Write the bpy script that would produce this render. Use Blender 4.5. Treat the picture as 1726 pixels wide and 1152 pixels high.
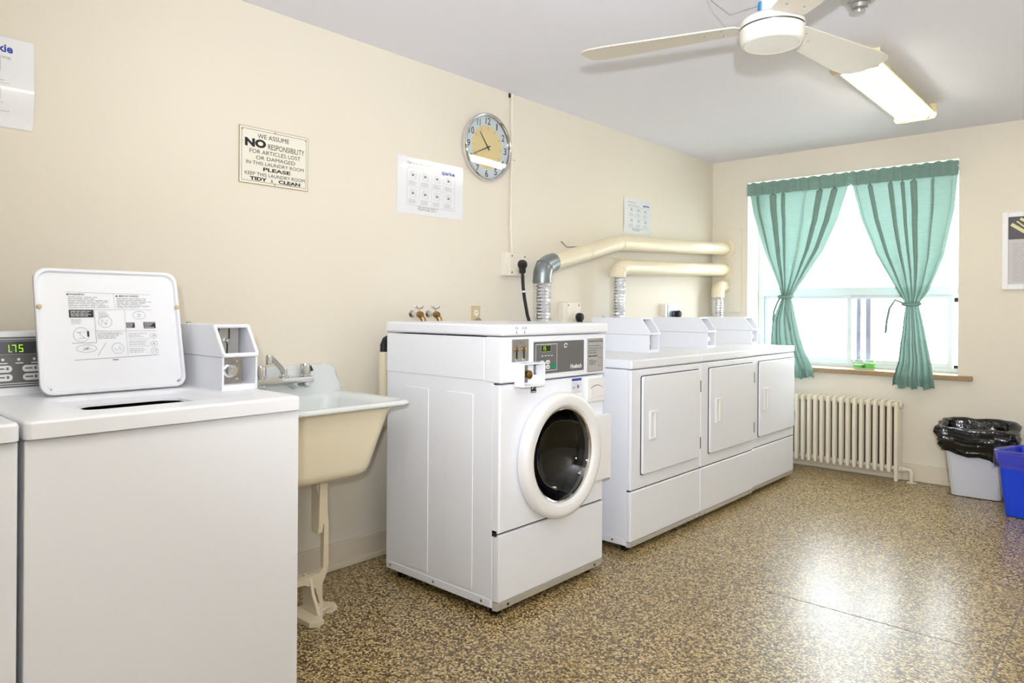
import bpy, bmesh, math, random
from math import sin, cos, pi, radians
from mathutils import Vector, Matrix, noise
random.seed(7)
for o in list(bpy.data.objects): bpy.data.objects.remove(o)
SC = bpy.context.scene
COL = SC.collection
# ------------------------------------------------------------------ camera
yaw, roll = radians(41.95), radians(0.4)
fw = Vector((-sin(yaw), cos(yaw), 0)); rt = Vector((cos(yaw), sin(yaw), 0)); up = Vector((0, 0, 1))
r2 = rt*cos(roll) + up*sin(roll); u2 = -rt*sin(roll) + up*cos(roll)
cd = bpy.data.cameras.new('camera'); cam = bpy.data.objects.new('camera', cd); COL.objects.link(cam)
M = Matrix((r2, u2, -fw)).transposed().to_4x4(); M.translation = Vector((2.66, 0, 1.15)); cam.matrix_world = M
cd.sensor_width = 36; cd.lens = 1191/1726*36; cd.shift_y = -54.2/1726; cd.clip_start = 0.02
SC.camera = cam
# ------------------------------------------------------------------ world, lights, exposure
w = bpy.data.worlds.new('world'); SC.world = w; w.use_nodes = True
bg = w.node_tree.nodes['Background']; bg.inputs[0].default_value = (0.90, 0.95, 1.0, 1); bg.inputs[1].default_value = 8.5
def lamp(name, kind, loc, power, color, size=0.1, target=None):
    l = bpy.data.lights.new(name, kind); l.energy = power; l.color = color
    if kind == 'AREA': l.size = size
    else: l.shadow_soft_size = size
    o = bpy.data.objects.new(name, l); COL.objects.link(o); o.location = loc
    if target: o.rotation_euler = (Vector(target)-Vector(loc)).to_track_quat('-Z', 'Y').to_euler()
    return o
# the photographer's flash, just above and to the right of the lens (it throws the fan's shadow on the ceiling)
fl_ = lamp('camera_flash', 'SPOT', (2.86, -0.22, 1.36), 300, (0.92, 0.945, 1.0), 0.03, target=(1.95, 2.95, 3.1)); fl_.data.spot_size = radians(134); fl_.data.spot_blend = 1.0
TUBE_W = 10.0
vs = SC.view_settings; vs.view_transform = 'Standard'; vs.look = 'None'; vs.gamma = 1; vs.use_curve_mapping = False; vs.exposure = 0.52
# ------------------------------------------------------------------ materials
MATS = {}
def mat(name, col, rough=0.5, metal=0.0, var=0.04, scale=6.0, bump=0.0, bscale=60.0, spec=0.5, coat=0.0, emit=None, trans=0.0):
    if name in MATS: return MATS[name]
    m = bpy.data.materials.new(name); m.use_nodes = True; nt = m.node_tree; b = nt.nodes['Principled BSDF']
    b.inputs['Roughness'].default_value = rough; b.inputs['Metallic'].default_value = metal
    b.inputs['Specular IOR Level'].default_value = spec; b.inputs['Coat Weight'].default_value = coat
    tc = nt.nodes.new('ShaderNodeTexCoord'); nz = nt.nodes.new('ShaderNodeTexNoise'); nz.inputs['Scale'].default_value = scale; nz.inputs['Detail'].default_value = 4
    nt.links.new(tc.outputs['Object'], nz.inputs['Vector'])
    mx = nt.nodes.new('ShaderNodeMix'); mx.data_type = 'RGBA'
    c = Vector(col); mx.inputs[6].default_value = (*(c*(1-var)), 1); mx.inputs[7].default_value = (*[min(1, q*(1+var)) for q in c], 1)
    nt.links.new(nz.outputs['Fac'], mx.inputs[0]); nt.links.new(mx.outputs[2], b.inputs['Base Color'])
    if bump:
        n2 = nt.nodes.new('ShaderNodeTexNoise'); n2.inputs['Scale'].default_value = bscale; n2.inputs['Detail'].default_value = 3
        nt.links.new(tc.outputs['Object'], n2.inputs['Vector'])
        bp = nt.nodes.new('ShaderNodeBump'); bp.inputs['Strength'].default_value = bump; bp.inputs['Distance'].default_value = 0.004
        nt.links.new(n2.outputs['Fac'], bp.inputs['Height']); nt.links.new(bp.outputs['Normal'], b.inputs['Normal'])
    if emit:
        b.inputs['Emission Color'].default_value = (*emit[0], 1); b.inputs['Emission Strength'].default_value = emit[1]
    MATS[name] = m; return m
def s(r, g, b):                       # sRGB 0-255 to linear
    f = lambda c: c/12.92 if c <= 0.04045 else ((c+0.055)/1.055)**2.4
    return (f(r/255), f(g/255), f(b/255))
WALL = mat('cream_wall_paint', s(233, 226, 210), 0.55, var=0.03, scale=1.5, bump=0.12, bscale=35)
CEIL = mat('ceiling_paint', s(238, 238, 246), 0.8, var=0.015, scale=2, bump=0.1, bscale=40)
BASEB = mat('baseboard_paint', s(228, 217, 196), 0.45, var=0.06, scale=9)
ENAM = mat('white_enamel', s(242, 245, 252), 0.32, var=0.01, scale=3)
ENAM2 = mat('white_enamel_side', s(241, 244, 252), 0.3, var=0.01, scale=3)
PLAS = mat('white_plastic', s(240, 240, 240), 0.35, var=0.01)
PAPER = mat('laminated_paper', s(238, 240, 244), 0.12, var=0.01, coat=0.6)
INK = mat('black_ink', s(28, 28, 30), 0.5, var=0.05)
INKG = mat('grey_ink', s(120, 120, 124), 0.5, var=0.1)
INKL = mat('pale_grey_ink', s(165, 166, 170), 0.5, var=0.1)
BLUE = mat('blue_ink', s(38, 66, 170), 0.5, var=0.05)
SIGNW = mat('sign_cream_enamel', s(238, 234, 220), 0.3, var=0.03, scale=12)
RUST = mat('sign_edge', s(170, 150, 105), 0.6, var=0.35, scale=30)
CHROME = mat('chrome', s(225, 225, 225), 0.08, 1.0, var=0.02)
STEEL = mat('steel', s(170, 170, 170), 0.28, 1.0, var=0.08, scale=20)
STEELP = mat('steel_plate', s(176, 176, 174), 0.38, 0.75, var=0.08, scale=30)
GALV = mat('galvanised_steel', s(150, 160, 165), 0.35, 0.85, var=0.15, scale=25)
FOIL = mat('foil_hose', s(242, 244, 248), 0.22, 1.0, var=0.06, scale=50, bump=0.45, bscale=90)
PIPE = mat('cream_pipe_paint', s(236, 226, 198), 0.3, var=0.05, scale=9)
BRASS = mat('brass', s(165, 132, 88), 0.3, 1.0, var=0.2, scale=40)
RUBBER = mat('black_rubber', s(26, 26, 28), 0.45, var=0.1)
DARK = mat('dark_gap', s(40, 40, 42), 0.7, var=0.1)
PANELG = mat('grey_control_panel', s(104, 104, 104), 0.4, var=0.03)
PANELT = mat('label_grey', s(176, 176, 174), 0.45, var=0.03)
LCD = mat('display_dark', s(46, 50, 22), 0.2, var=0.05)
LED = mat('led_digits', s(170, 225, 40), 0.5, emit=(s(150, 220, 30), 0.75))
GREEN = mat('green_button', s(20, 140, 90), 0.4)
WHITEINK = mat('white_ink', s(240, 240, 240), 0.5)
DRUM = mat('drum_steel', s(110, 110, 110), 0.3, 1.0, var=0.25, scale=14)
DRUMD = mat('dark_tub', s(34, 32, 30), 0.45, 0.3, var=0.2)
SINKIN = mat('sink_white_enamel', s(230, 235, 234), 0.2, var=0.02, coat=0.3)
SINKOUT = mat('sink_cream_paint', s(236, 226, 198), 0.35, var=0.05, scale=7)
LEGM = mat('sink_leg_paint', s(226, 214, 186), 0.4, var=0.07, scale=16)
ALU = mat('window_frame_white', s(222, 232, 238), 0.35, var=0.02)
ALUG = mat('window_screen_grey', s(150, 150, 165), 0.5, var=0.05)
REVEAL = mat('reveal_paint', s(238, 234, 224), 0.6, var=0.02)
RADM = mat('radiator_paint', s(236, 228, 208), 0.38, var=0.06, scale=14)
CANW = mat('wastebasket_plastic', s(214, 217, 224), 0.42, var=0.02)
BAGB = mat('black_bag_plastic', s(18, 18, 18), 0.16, var=0.1, bump=0.8, bscale=28)
BLUEP = mat('blue_bin_plastic', s(24, 72, 232), 0.38, var=0.05)
FANW = mat('fan_white', s(238, 234, 226), 0.3, var=0.015)
FANB = mat('fan_blade_paint', s(226, 220, 206), 0.4, var=0.03)
FIXW = mat('fixture_white', s(238, 226, 180), 0.35, var=0.01)
DETG = mat('detector_grey', s(188, 186, 182), 0.3, 0.5, var=0.06)
ALMOND = mat('almond_plastic', s(214, 196, 150), 0.4, var=0.03)
BOXP = mat('outlet_box_paint', s(236, 230, 216), 0.4, var=0.03)
CANDLE = mat('green_candle_wax', s(130, 215, 105), 0.4, var=0.05); _b = CANDLE.node_tree.nodes['Principled BSDF']; _b.inputs['Subsurface Weight'].default_value = 0.8; _b.inputs['Subsurface Radius'].default_value = (0.03, 0.05, 0.02)
CLKD = mat('clock_dial_cream', s(226, 206, 150), 0.4, var=0.02)
CLKR = mat('clock_ring_pale_blue', s(206, 218, 224), 0.4, var=0.02)
TUBEM = mat('lit_tube', s(255, 250, 225), 0.4, emit=((1.0, 0.95, 0.80), TUBE_W))
KICK = mat('kick_rail_paint', s(206, 201, 190), 0.35, var=0.04)
FRAMEW = mat('picture_frame_white', s(246, 247, 250), 0.35, var=0.01)
PHOTOD = mat('photo_dark_grey', s(84, 80, 86), 0.4, var=0.12, scale=20)
PETAL = mat('photo_pale_yellow', s(228, 222, 170), 0.4, var=0.1, scale=20)
TEXTP = mat('print_pale_grey', s(206, 203, 204), 0.4, var=0.02)
CONC = mat('outdoor_concrete', s(200, 198, 192), 0.9, var=0.08)

def terrazzo():
    m = bpy.data.materials.new('terrazzo'); m.use_nodes = True; nt = m.node_tree; N = nt.nodes; Lk = nt.links; b = N['Principled BSDF']
    tc = N.new('ShaderNodeTexCoord')
    vo = N.new('ShaderNodeTexVoronoi'); vo.inputs['Scale'].default_value = 150
    wn = N.new('ShaderNodeTexNoise'); wn.inputs['Scale'].default_value = 120; wn.inputs['Detail'].default_value = 2
    ad = N.new('ShaderNodeMix'); ad.data_type = 'VECTOR'; ad.inputs[0].default_value = 0.006
    Lk.new(tc.outputs['Object'], ad.inputs[4]); Lk.new(wn.outputs['Color'], ad.inputs[5]); Lk.new(tc.outputs['Object'], wn.inputs['Vector'])
    Lk.new(ad.outputs[1], vo.inputs['Vector'])
    sp = N.new('ShaderNodeSeparateColor'); Lk.new(vo.outputs['Color'], sp.inputs[0])
    rp = N.new('ShaderNodeValToRGB'); e = rp.color_ramp; e.interpolation = 'CONSTANT'
    cols = [(0.0, s(54, 42, 26)), (0.17, s(122, 98, 56)), (0.34, s(184, 156, 98)), (0.52, s(212, 188, 130)), (0.70, s(232, 214, 166)), (0.88, s(150, 120, 76)), (0.95, s(92, 80, 66))]
    e.elements[0].position = 0; e.elements[0].color = (*cols[0][1], 1); e.elements[1].position = cols[1][0]; e.elements[1].color = (*cols[1][1], 1)
    for p, c in cols[2:]:
        q = e.elements.new(p); q.color = (*c, 1)
    Lk.new(sp.outputs[0], rp.inputs[0])
    ve = N.new('ShaderNodeTexVoronoi'); ve.feature = 'DISTANCE_TO_EDGE'; ve.inputs['Scale'].default_value = 150; Lk.new(ad.outputs[1], ve.inputs['Vector'])
    th = N.new('ShaderNodeMapRange'); th.inputs[1].default_value = 0.02; th.inputs[2].default_value = 0.10; Lk.new(ve.outputs['Distance'], th.inputs[0])
    mx = N.new('ShaderNodeMix'); mx.data_type = 'RGBA'; mx.inputs[6].default_value = (*s(104, 84, 50), 1)
    Lk.new(th.outputs[0], mx.inputs[0]); Lk.new(rp.outputs[0], mx.inputs[7])
    big = N.new('ShaderNodeTexNoise'); big.inputs['Scale'].default_value = 2.2; big.inputs['Detail'].default_value = 3; Lk.new(tc.outputs['Object'], big.inputs['Vector'])
    m2 = N.new('ShaderNodeMix'); m2.data_type = 'RGBA'; m2.blend_type = 'MULTIPLY'; m2.inputs[0].default_value = 1
    rr = N.new('ShaderNodeMapRange'); rr.inputs[3].default_value = 0.86; rr.inputs[4].default_value = 1.08; Lk.new(big.outputs['Fac'], rr.inputs[0])
    Lk.new(mx.outputs[2], m2.inputs[6]); Lk.new(rr.outputs[0], m2.inputs[7]); Lk.new(m2.outputs[2], b.inputs['Base Color'])
    rg = N.new('ShaderNodeMapRange'); rg.inputs[3].default_value = 0.24; rg.inputs[4].default_value = 0.34; Lk.new(big.outputs['Fac'], rg.inputs[0])
    Lk.new(rg.outputs[0], b.inputs['Roughness']); b.inputs['Specular IOR Level'].default_value = 0.75
    return m
TERR = terrazzo()
def glass(name, tint, gloss_rough=0.02, mixf=0.0, ior=1.45):
    m = bpy.data.materials.new(name); m.use_nodes = True; nt = m.node_tree; N = nt.nodes; N.remove(N['Principled BSDF'])
    t = N.new('ShaderNodeBsdfTransparent'); t.inputs[0].default_value = (*tint, 1)
    g = N.new('ShaderNodeBsdfGlossy'); g.inputs['Roughness'].default_value = gloss_rough
    fr = N.new('ShaderNodeLayerWeight'); fr.inputs[0].default_value = 0.5        # Schlick reflectance, the same from both sides
    pw = N.new('ShaderNodeMath'); pw.operation = 'POWER'; pw.inputs[1].default_value = 5; nt.links.new(fr.outputs['Facing'], pw.inputs[0])
    ad = N.new('ShaderNodeMath'); ad.operation = 'MULTIPLY_ADD'; ad.use_clamp = True; ad.inputs[1].default_value = 0.95; ad.inputs[2].default_value = 0.04+mixf; nt.links.new(pw.outputs[0], ad.inputs[0])
    mx = N.new('ShaderNodeMixShader'); nt.links.new(ad.outputs[0], mx.inputs[0]); nt.links.new(t.outputs[0], mx.inputs[1]); nt.links.new(g.outputs[0], mx.inputs[2])
    nt.links.new(mx.outputs[0], N['Material Output'].inputs[0]); return m
PANE = glass('window_glass', (0.97, 0.98, 0.98)); JAR = glass('jar_glass', (0.93, 0.96, 0.93)); DGLASS = glass('washer_door_glass', (0.30, 0.30, 0.30), mixf=0.02)
CGLASS = glass('clock_glass', (1, 1, 1), mixf=0.04); BAGC = glass('clear_blue_bag', (0.62, 0.66, 0.95), 0.2, 0.12)
def curtain_mat():
    m = bpy.data.materials.new('sheer_green_cloth'); m.use_nodes = True; nt = m.node_tree; N = nt.nodes; N.remove(N['Principled BSDF'])
    tc = N.new('ShaderNodeTexCoord'); mp = N.new('ShaderNodeMapping'); mp.inputs['Scale'].default_value = (14, 14, 160); nz = N.new('ShaderNodeTexNoise'); nz.inputs['Scale'].default_value = 1; nz.inputs['Detail'].default_value = 3
    nt.links.new(tc.outputs['Object'], mp.inputs[0]); nt.links.new(mp.outputs[0], nz.inputs['Vector'])
    mx = N.new('ShaderNodeMix'); mx.data_type = 'RGBA'; mx.inputs[6].default_value = (*s(130, 162, 151), 1); mx.inputs[7].default_value = (*s(154, 184, 174), 1); nt.links.new(nz.outputs['Fac'], mx.inputs[0])
    d = N.new('ShaderNodeBsdfDiffuse'); t = N.new('ShaderNodeBsdfTranslucent'); nt.links.new(mx.outputs[2], d.inputs[0])
    m3 = N.new('ShaderNodeMix'); m3.data_type = 'RGBA'; m3.inputs[6].default_value = (*s(116, 148, 138), 1); m3.inputs[7].default_value = (*s(134, 167, 157), 1); nt.links.new(nz.outputs['Fac'], m3.inputs[0]); nt.links.new(m3.outputs[2], t.inputs[0])
    a = N.new('ShaderNodeMixShader'); a.inputs[0].default_value = 0.19; nt.links.new(d.outputs[0], a.inputs[1]); nt.links.new(t.outputs[0], a.inputs[2])
    tr = N.new('ShaderNodeBsdfTransparent'); tr.inputs[0].default_value = (0.75, 0.95, 0.88, 1)
    b2 = N.new('ShaderNodeMixShader'); b2.inputs[0].default_value = 0.012; nt.links.new(a.outputs[0], b2.inputs[1]); nt.links.new(tr.outputs[0], b2.inputs[2])
    nt.links.new(b2.outputs[0], N['Material Output'].inputs[0]); return m
CURT = curtain_mat()
# ------------------------------------------------------------------ geometry helpers
def root_loc(p):
    v = Vector((0, 0, 0))
    while p: v += p.location; p = p.parent
    return v
def obj(name, bm, m, parent=None, smooth=True, ang=35):
    me = bpy.data.meshes.new(name)
    if parent: bmesh.ops.translate(bm, verts=bm.verts, vec=-root_loc(parent))
    bmesh.ops.recalc_face_normals(bm, faces=bm.faces) if bm.faces else None
    bm.to_mesh(me); bm.free()
    if m: me.materials.append(m)
    if smooth:
        for p in me.polygons: p.use_smooth = True
        me.set_sharp_from_angle(angle=radians(ang))
    o = bpy.data.objects.new(name, me); COL.objects.link(o); o.parent = parent
    if smooth and ang < 90 and 4 < len(me.polygons) < 3000:
        w_ = o.modifiers.new('weighted_normals', 'WEIGHTED_NORMAL'); w_.keep_sharp = True; w_.weight = 100
    return o
def tag(o, label, cat=None, group=None, kind=None):
    if label: o['label'] = label
    if cat: o['category'] = cat
    if group: o['group'] = group
    if kind: o['kind'] = kind
    return o
def thing(name, label, cat, loc=(0, 0, 0), group=None):
    o = bpy.data.objects.new(name, None); COL.objects.link(o); o.location = loc; o.empty_display_size = 0.1
    return tag(o, label, cat, group)
def dup(root, loc):
    r = root.copy(); COL.objects.link(r); r.location = loc
    def rec(a, b):
        for ch in a.children:
            c = ch.copy(); COL.objects.link(c); c.parent = b; rec(ch, c)
    rec(root, r); return r
def B(): return bmesh.new()
def box(bm, x0, x1, y0, y1, z0, z1, bev=0.0, seg=2, rot=None, piv=None):
    g = bmesh.ops.create_cube(bm, size=1.0)['verts']
    for v in g: v.co = Vector(((x0+x1)/2+v.co.x*(x1-x0), (y0+y1)/2+v.co.y*(y1-y0), (z0+z1)/2+v.co.z*(z1-z0)))
    if bev:
        es = list({e for v in g for e in v.link_edges})
        r = bmesh.ops.bevel(bm, geom=es, offset=bev, segments=seg, affect='EDGES', profile=0.5); g = list({v for f in r['faces'] for v in f.verts} | {v for v in g if v.is_valid})
    if rot is not None: bmesh.ops.rotate(bm, verts=g, cent=piv or Vector(((x0+x1)/2, (y0+y1)/2, (z0+z1)/2)), matrix=rot)
    return bm
def frame_axes(d):
    d = Vector(d).normalized(); a = Vector((0, 0, 1)) if abs(d.z) < 0.9 else Vector((1, 0, 0))
    u = d.cross(a).normalized(); return u, d.cross(u).normalized()
def sweep(bm, pts, rad, n=12, cap=True, closed=False):
    pts = [Vector(p) for p in pts]; rings = []; k = len(pts)
    rads = rad if isinstance(rad, (list, tuple)) else [rad]*k
    u = None
    for i, p in enumerate(pts):
        a = pts[i-1] if (i > 0 or closed) else p; c = pts[(i+1) % k] if (i < k-1 or closed) else p
        d = (c-a).normalized()
        if u is None: u, v = frame_axes(d)
        else:
            u = (u-d*u.dot(d)).normalized(); v = d.cross(u)
        rings.append([bm.verts.new(p+u*cos(2*pi*j/n)*rads[i]+v*sin(2*pi*j/n)*rads[i]) for j in range(n)])
    m = k if closed else k-1
    for i in range(m):
        a, b = rings[i], rings[(i+1) % k]
        for j in range(n): bm.faces.new((a[j], a[(j+1) % n], b[(j+1) % n], b[j]))
    if cap and not closed:
        bm.faces.new(rings[0][::-1]); bm.faces.new(rings[-1])
    return bm
def lathe(bm, prof, org, axis, n=32, cap0=False, cap1=False):
    """prof: list of (radius, height along axis)"""
    org = Vector(org); d = Vector(axis).normalized(); u, v = frame_axes(d); rings = []
    for r, h in prof:
        if r < 1e-6: rings.append([bm.verts.new(org+d*h)])
        else: rings.append([bm.verts.new(org+d*h+(u*cos(2*pi*j/n)+v*sin(2*pi*j/n))*r) for j in range(n)])
    for a, b in zip(rings, rings[1:]):
        for j in range(n):
            j2 = (j+1) % n
            if len(a) == 1 and len(b) == 1: continue
            if len(a) == 1: bm.faces.new((a[0], b[j2], b[j]))
            elif len(b) == 1: bm.faces.new((a[j], a[j2], b[0]))
            else: bm.faces.new((a[j], a[j2], b[j2], b[j]))
    if cap0 and len(rings[0]) > 1: bm.faces.new(rings[0][::-1])
    if cap1 and len(rings[-1]) > 1: bm.faces.new(rings[-1])
    return bm
def prism(bm, poly, org, U, V, depth, bev=0.0):
    """polygon (u,v) extruded by depth along U x V"""
    U = Vector(U); V = Vector(V); Nn = U.cross(V).normalized(); org = Vector(org)
    a = [bm.verts.new(org+U*p[0]+V*p[1]) for p in poly]; b = [bm.verts.new(org+U*p[0]+V*p[1]+Nn*depth) for p in poly]
    n = len(poly); bm.faces.new(a[::-1]); top = bm.faces.new(b)
    for i in range(n): bm.faces.new((a[i], a[(i+1) % n], b[(i+1) % n], b[i]))
    if bev: bmesh.ops.bevel(bm, geom=list(top.edges), offset=bev, segments=2, affect='EDGES', profile=0.5)
    return bm
def rrect(x0, x1, y0, y1, r, seg=5):
    out = []
    for cx, cy, a0 in ((x1-r, y0+r, -90), (x1-r, y1-r, 0), (x0+r, y1-r, 90), (x0+r, y0+r, 180)):
        for i in range(seg+1):
            a = radians(a0+90*i/seg); out.append((cx+cos(a)*r, cy+sin(a)*r))
    return out
def loft(bm, loops, cap0=True, cap1=True):
    R = [[bm.verts.new(p) for p in L] for L in loops]; n = len(R[0])
    for a, b in zip(R, R[1:]):
        for j in range(n): bm.faces.new((a[j], a[(j+1) % n], b[(j+1) % n], b[j]))
    if cap0: bm.faces.new(R[0][::-1])
    if cap1: bm.faces.new(R[-1])
    return bm
def text2d(body, bold=0.0, space=1.0):
    c = bpy.data.curves.new('t', 'FONT'); c.body = body; c.size = 1; c.offset = bold; c.resolution_u = 3; c.space_character = space; c.fill_mode = 'FRONT'
    o = bpy.data.objects.new('t', c); COL.objects.link(o); dg = bpy.context.evaluated_depsgraph_get()
    me = bpy.data.meshes.new_from_object(o.evaluated_get(dg)); vs_ = [(v.co.x, v.co.y) for v in me.vertices]; fs = [tuple(p.vertices) for p in me.polygons]
    bpy.data.objects.remove(o); bpy.data.curves.remove(c); bpy.data.meshes.remove(me); return vs_, fs
def text(bm, body, org, U, V, x0, x1, y0, y1, bold=0.0, shear=0.0, lift=0.0):
    """lettering fitted into the rectangle x0..x1, y0..y1 of the plane org,U,V"""
    vv, ff = text2d(body, bold); U = Vector(U); V = Vector(V); Nn = U.cross(V).normalized(); org = Vector(org)
    ax = min(p[0] for p in vv); bx = max(p[0] for p in vv); ay = min(p[1] for p in vv); by = max(p[1] for p in vv)
    L = [bm.verts.new(org+U*(x0+(p[0]-ax)/(bx-ax)*(x1-x0)+shear*(p[1]-ay)/(by-ay)*(y1-y0))+V*(y0+(p[1]-ay)/(by-ay)*(y1-y0))+Nn*lift) for p in vv]
    for f in ff:
        try: bm.faces.new([L[i] for i in f])
        except ValueError: pass
    return bm
def rect(bm, org, U, V, x0, x1, y0, y1, lift=0.0):
    U = Vector(U); V = Vector(V); Nn = U.cross(V).normalized(); org = Vector(org)
    bm.faces.new([bm.verts.new(org+U*a+V*b+Nn*lift) for a, b in ((x0, y0), (x1, y0), (x1, y1), (x0, y1))]); return bm
def outline(bm, org, U, V, x0, x1, y0, y1, t, lift=0.0):
    rect(bm, org, U, V, x0, x1, y0, y0+t, lift); rect(bm, org, U, V, x0, x1, y1-t, y1, lift)
    rect(bm, org, U, V, x0, x0+t, y0+t, y1-t, lift); rect(bm, org, U, V, x1-t, x1, y0+t, y1-t, lift); return bm
def line2(bm, org, U, V, p, q, t, lift=0.0):
    p = Vector(p); q = Vector(q); d = (q-p); 
    if d.length < 1e-6: return
    n = Vector((-d.y, d.x)).normalized()*t/2; U = Vector(U); V = Vector(V); Nn = U.cross(V).normalized(); org = Vector(org)
    bm.faces.new([bm.verts.new(org+U*a.x+V*a.y+Nn*lift) for a in (p-n, q-n, q+n, p+n)])
def greek(bm, org, U, V, x0, x1, y0, y1, n, t, lift, rnd):
    """a block of print too small to read: broken thin dashes"""
    for i in range(n):
        y = y1-(y1-y0)*(i+0.5)/n; x = x0; end = x0+(x1-x0)*rnd.uniform(0.6, 1)
        while x < end:
            l = rnd.uniform(0.08, 0.25)*(x1-x0); rect(bm, org, U, V, x, min(x+l, end), y-t/2, y+t/2, lift); x += l+0.03*(x1-x0)
def bendpath(a, b, c, r, n=7):
    a, b, c = Vector(a), Vector(b), Vector(c); d1 = (a-b).normalized(); d2 = (c-b).normalized(); out = []
    p, q = b+d1*r, b+d2*r
    for i in range(n+1):
        u = i/n; out.append((1-u)**2*p+2*u*(1-u)*b+u*u*q)
    return out
YU, XU, ZU = (0, 1, 0), (1, 0, 0), (0, 0, 1)
SEG = {'0': 'abcdef', '1': 'bc', '5': 'afgcd', '7': 'abc'}
def seg7(bm, ch, org, U, V, x, y, w, h, t, lift):
    S = {'a': (0, h-t, w, h), 'd': (0, 0, w, t), 'g': (0, h/2-t/2, w, h/2+t/2), 'b': (w-t, h/2, w, h), 'c': (w-t, 0, w, h/2), 'f': (0, h/2, t, h), 'e': (0, 0, t, h/2)}
    for k in SEG[ch]:
        a, b, c, d = S[k]; rect(bm, org, U, V, x+a+0.0006, x+c-0.0006, y+b+0.0006, y+d-0.0006, lift)
# ------------------------------------------------------------------ room shell
CE = 2.36; YB = 5.42; XR = 3.45; YF = -1.7
fl = obj('floor', box(B(), -0.15, XR+0.15, YF-0.15, YB+0.15, -0.1, 0), TERR); tag(fl, 'speckled brown and cream terrazzo floor, glossy', kind='structure')
for (x0, x1, y0, y1) in ((1.02, 2.42, 2.858, 2.862), (2.30, 2.304, 1.2, YB-0.1)):
    tag(obj('joint_line', box(B(), x0, x1, y0, y1, -0.001, 0.0006), INKG, fl), 'thin grey joint in the terrazzo')
tag(obj('ceiling', box(B(), -0.15, XR+0.15, YF-0.15, YB+0.35, CE, CE+0.1), CEIL), 'pale grey-white painted ceiling', kind='structure')
tag(obj('wall_left', box(B(), -0.15, 0, YF-0.15, YB+0.15, 0, CE), WALL), 'long cream painted wall behind the machines', kind='structure')
tag(obj('wall_right', box(B(), XR, XR+0.15, YF-0.15, YB+0.15, 0, CE), WALL), 'cream wall on the right outside the view', kind='structure')
tag(obj('wall_front', box(B(), 0, XR, YF-0.15, YF, 0, CE), WALL), 'cream wall behind the viewer', kind='structure')
WX0, WX1, WZ0, WZ1, WD = 0.300, 1.735, 0.735, 2.165, 0.30       # window opening
bm = B()
box(bm, 0, WX0, YB, YB+WD, 0, CE); box(bm, WX1, XR, YB, YB+WD, 0, CE); box(bm, WX0, WX1, YB, YB+WD, 0, WZ0-0.03); box(bm, WX0, WX1, YB, YB+WD, WZ1, CE)
wb = obj('wall_back', bm, WALL, smooth=False); tag(wb, 'cream end wall holding the window', kind='structure')
def baseboard(name, a, b, lab):      # a,b = boxes
    bm = B(); box(bm, *a, 0.004); box(bm, *b, 0.006); tag(obj(name, bm, BASEB), lab, kind='structure')
baseboard('baseboard_left', (0, 0.018, YF, YB, 0, 0.115), (0, 0.026, YF, YB, 0, 0.028), 'cream baseboard along the long wall')
baseboard('baseboard_back', (0.026, XR, YB-0.018, YB, 0, 0.115), (0.026, XR, YB-0.026, YB, 0, 0.028), 'cream baseboard under the window')
bm = B(); box(bm, 0.002, 0.25, YB-0.012, YB, 1.14, 1.815, 0.003)
tag(obj('trim_1', bm, WALL), 'cream access board on the end wall around the duct outlets', kind='structure')
tag(obj('trim_2', box(B(), WX0+0.001, 1.82, YB-0.035, YB+WD-0.06, WZ0-0.032, WZ0, 0.004), mat('sill_stone', s(165, 138, 100), 0.4, var=0.75, scale=130)), 'speckled brown stone window sill', kind='structure')
# window
wi = thing('window_1', 'white metal window with fixed upper pane and two sliding lower sashes', None, (1.0, YB+0.25, WZ0)); wi['kind'] = 'structure'
y0 = YB+0.215; y1 = YB+0.275; zr0, zr1 = 1.272, 1.332
bm = B(); box(bm, WX0, WX0+0.035, y0, y1, WZ0, WZ1, 0.003); box(bm, WX1-0.035, WX1, y0, y1, WZ0, WZ1, 0.003); box(bm, WX0+0.035, WX1-0.035, y0, y1, WZ1-0.035, WZ1, 0.003); box(bm, WX0+0.035, WX1-0.035, y0, y1, WZ0, WZ0+0.03, 0.003)
obj('window_frame', bm, ALU, wi)
obj('mid_rail', box(B(), WX0+0.035, WX1-0.035, y0-0.012, y1, zr0, zr1, 0.004), ALU, wi)
def sash(nm, xa, xb, yy, lab):
    t = 0.03; z0, z1 = WZ0+0.03, zr0; bm = B()
    box(bm, xa, xa+t, yy, yy+0.022, z0, z1, 0.003); box(bm, xb-t, xb, yy, yy+0.022, z0, z1, 0.003); box(bm, xa+t, xb-t, yy, yy+0.022, z0, z0+t, 0.003); box(bm, xa+t, xb-t, yy, yy+0.022, z1-t*0.8, z1, 0.003)
    o = obj(nm, bm, ALU, wi); obj('pane', box(B(), xa+t, xb-t, yy+0.009, yy+0.013, z0+t, z1-t*0.8), PANE, o); return o
sash('sliding_sash', WX0+0.037, 1.01, YB+0.25, ''); sash('sliding_sash', 0.98, 1.665, YB+0.222, '')
obj('pane', box(B(), WX0+0.035, WX1-0.035, YB+0.244, YB+0.248, zr1, WZ1-0.035), PANE, wi)
bm = B(); box(bm, 1.095, 1.13, YB+0.279, YB+0.295, WZ0+0.03, zr0, 0.002); tag(obj('screen_stile', bm, ALUG, wi), 'grey upright of the outer screen')
bm = B(); box(bm, 1.03, 1.06, YB+0.279, YB+0.295, WZ0+0.03, zr0, 0.002); obj('screen_stile', bm, ALUG, wi)
for z in (zr0-0.035, WZ0+0.035): obj('latch', box(B(), 1.672, 1.697, YB+0.222, YB+0.24, z-0.016, z+0.016, 0.002), RUBBER, wi)
tag(obj('outdoor_ground', box(B(), -30, 40, YB+0.4, 60, -1.2, -1.0), CONC), 'pale ground outside the window', kind='structure')
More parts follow.
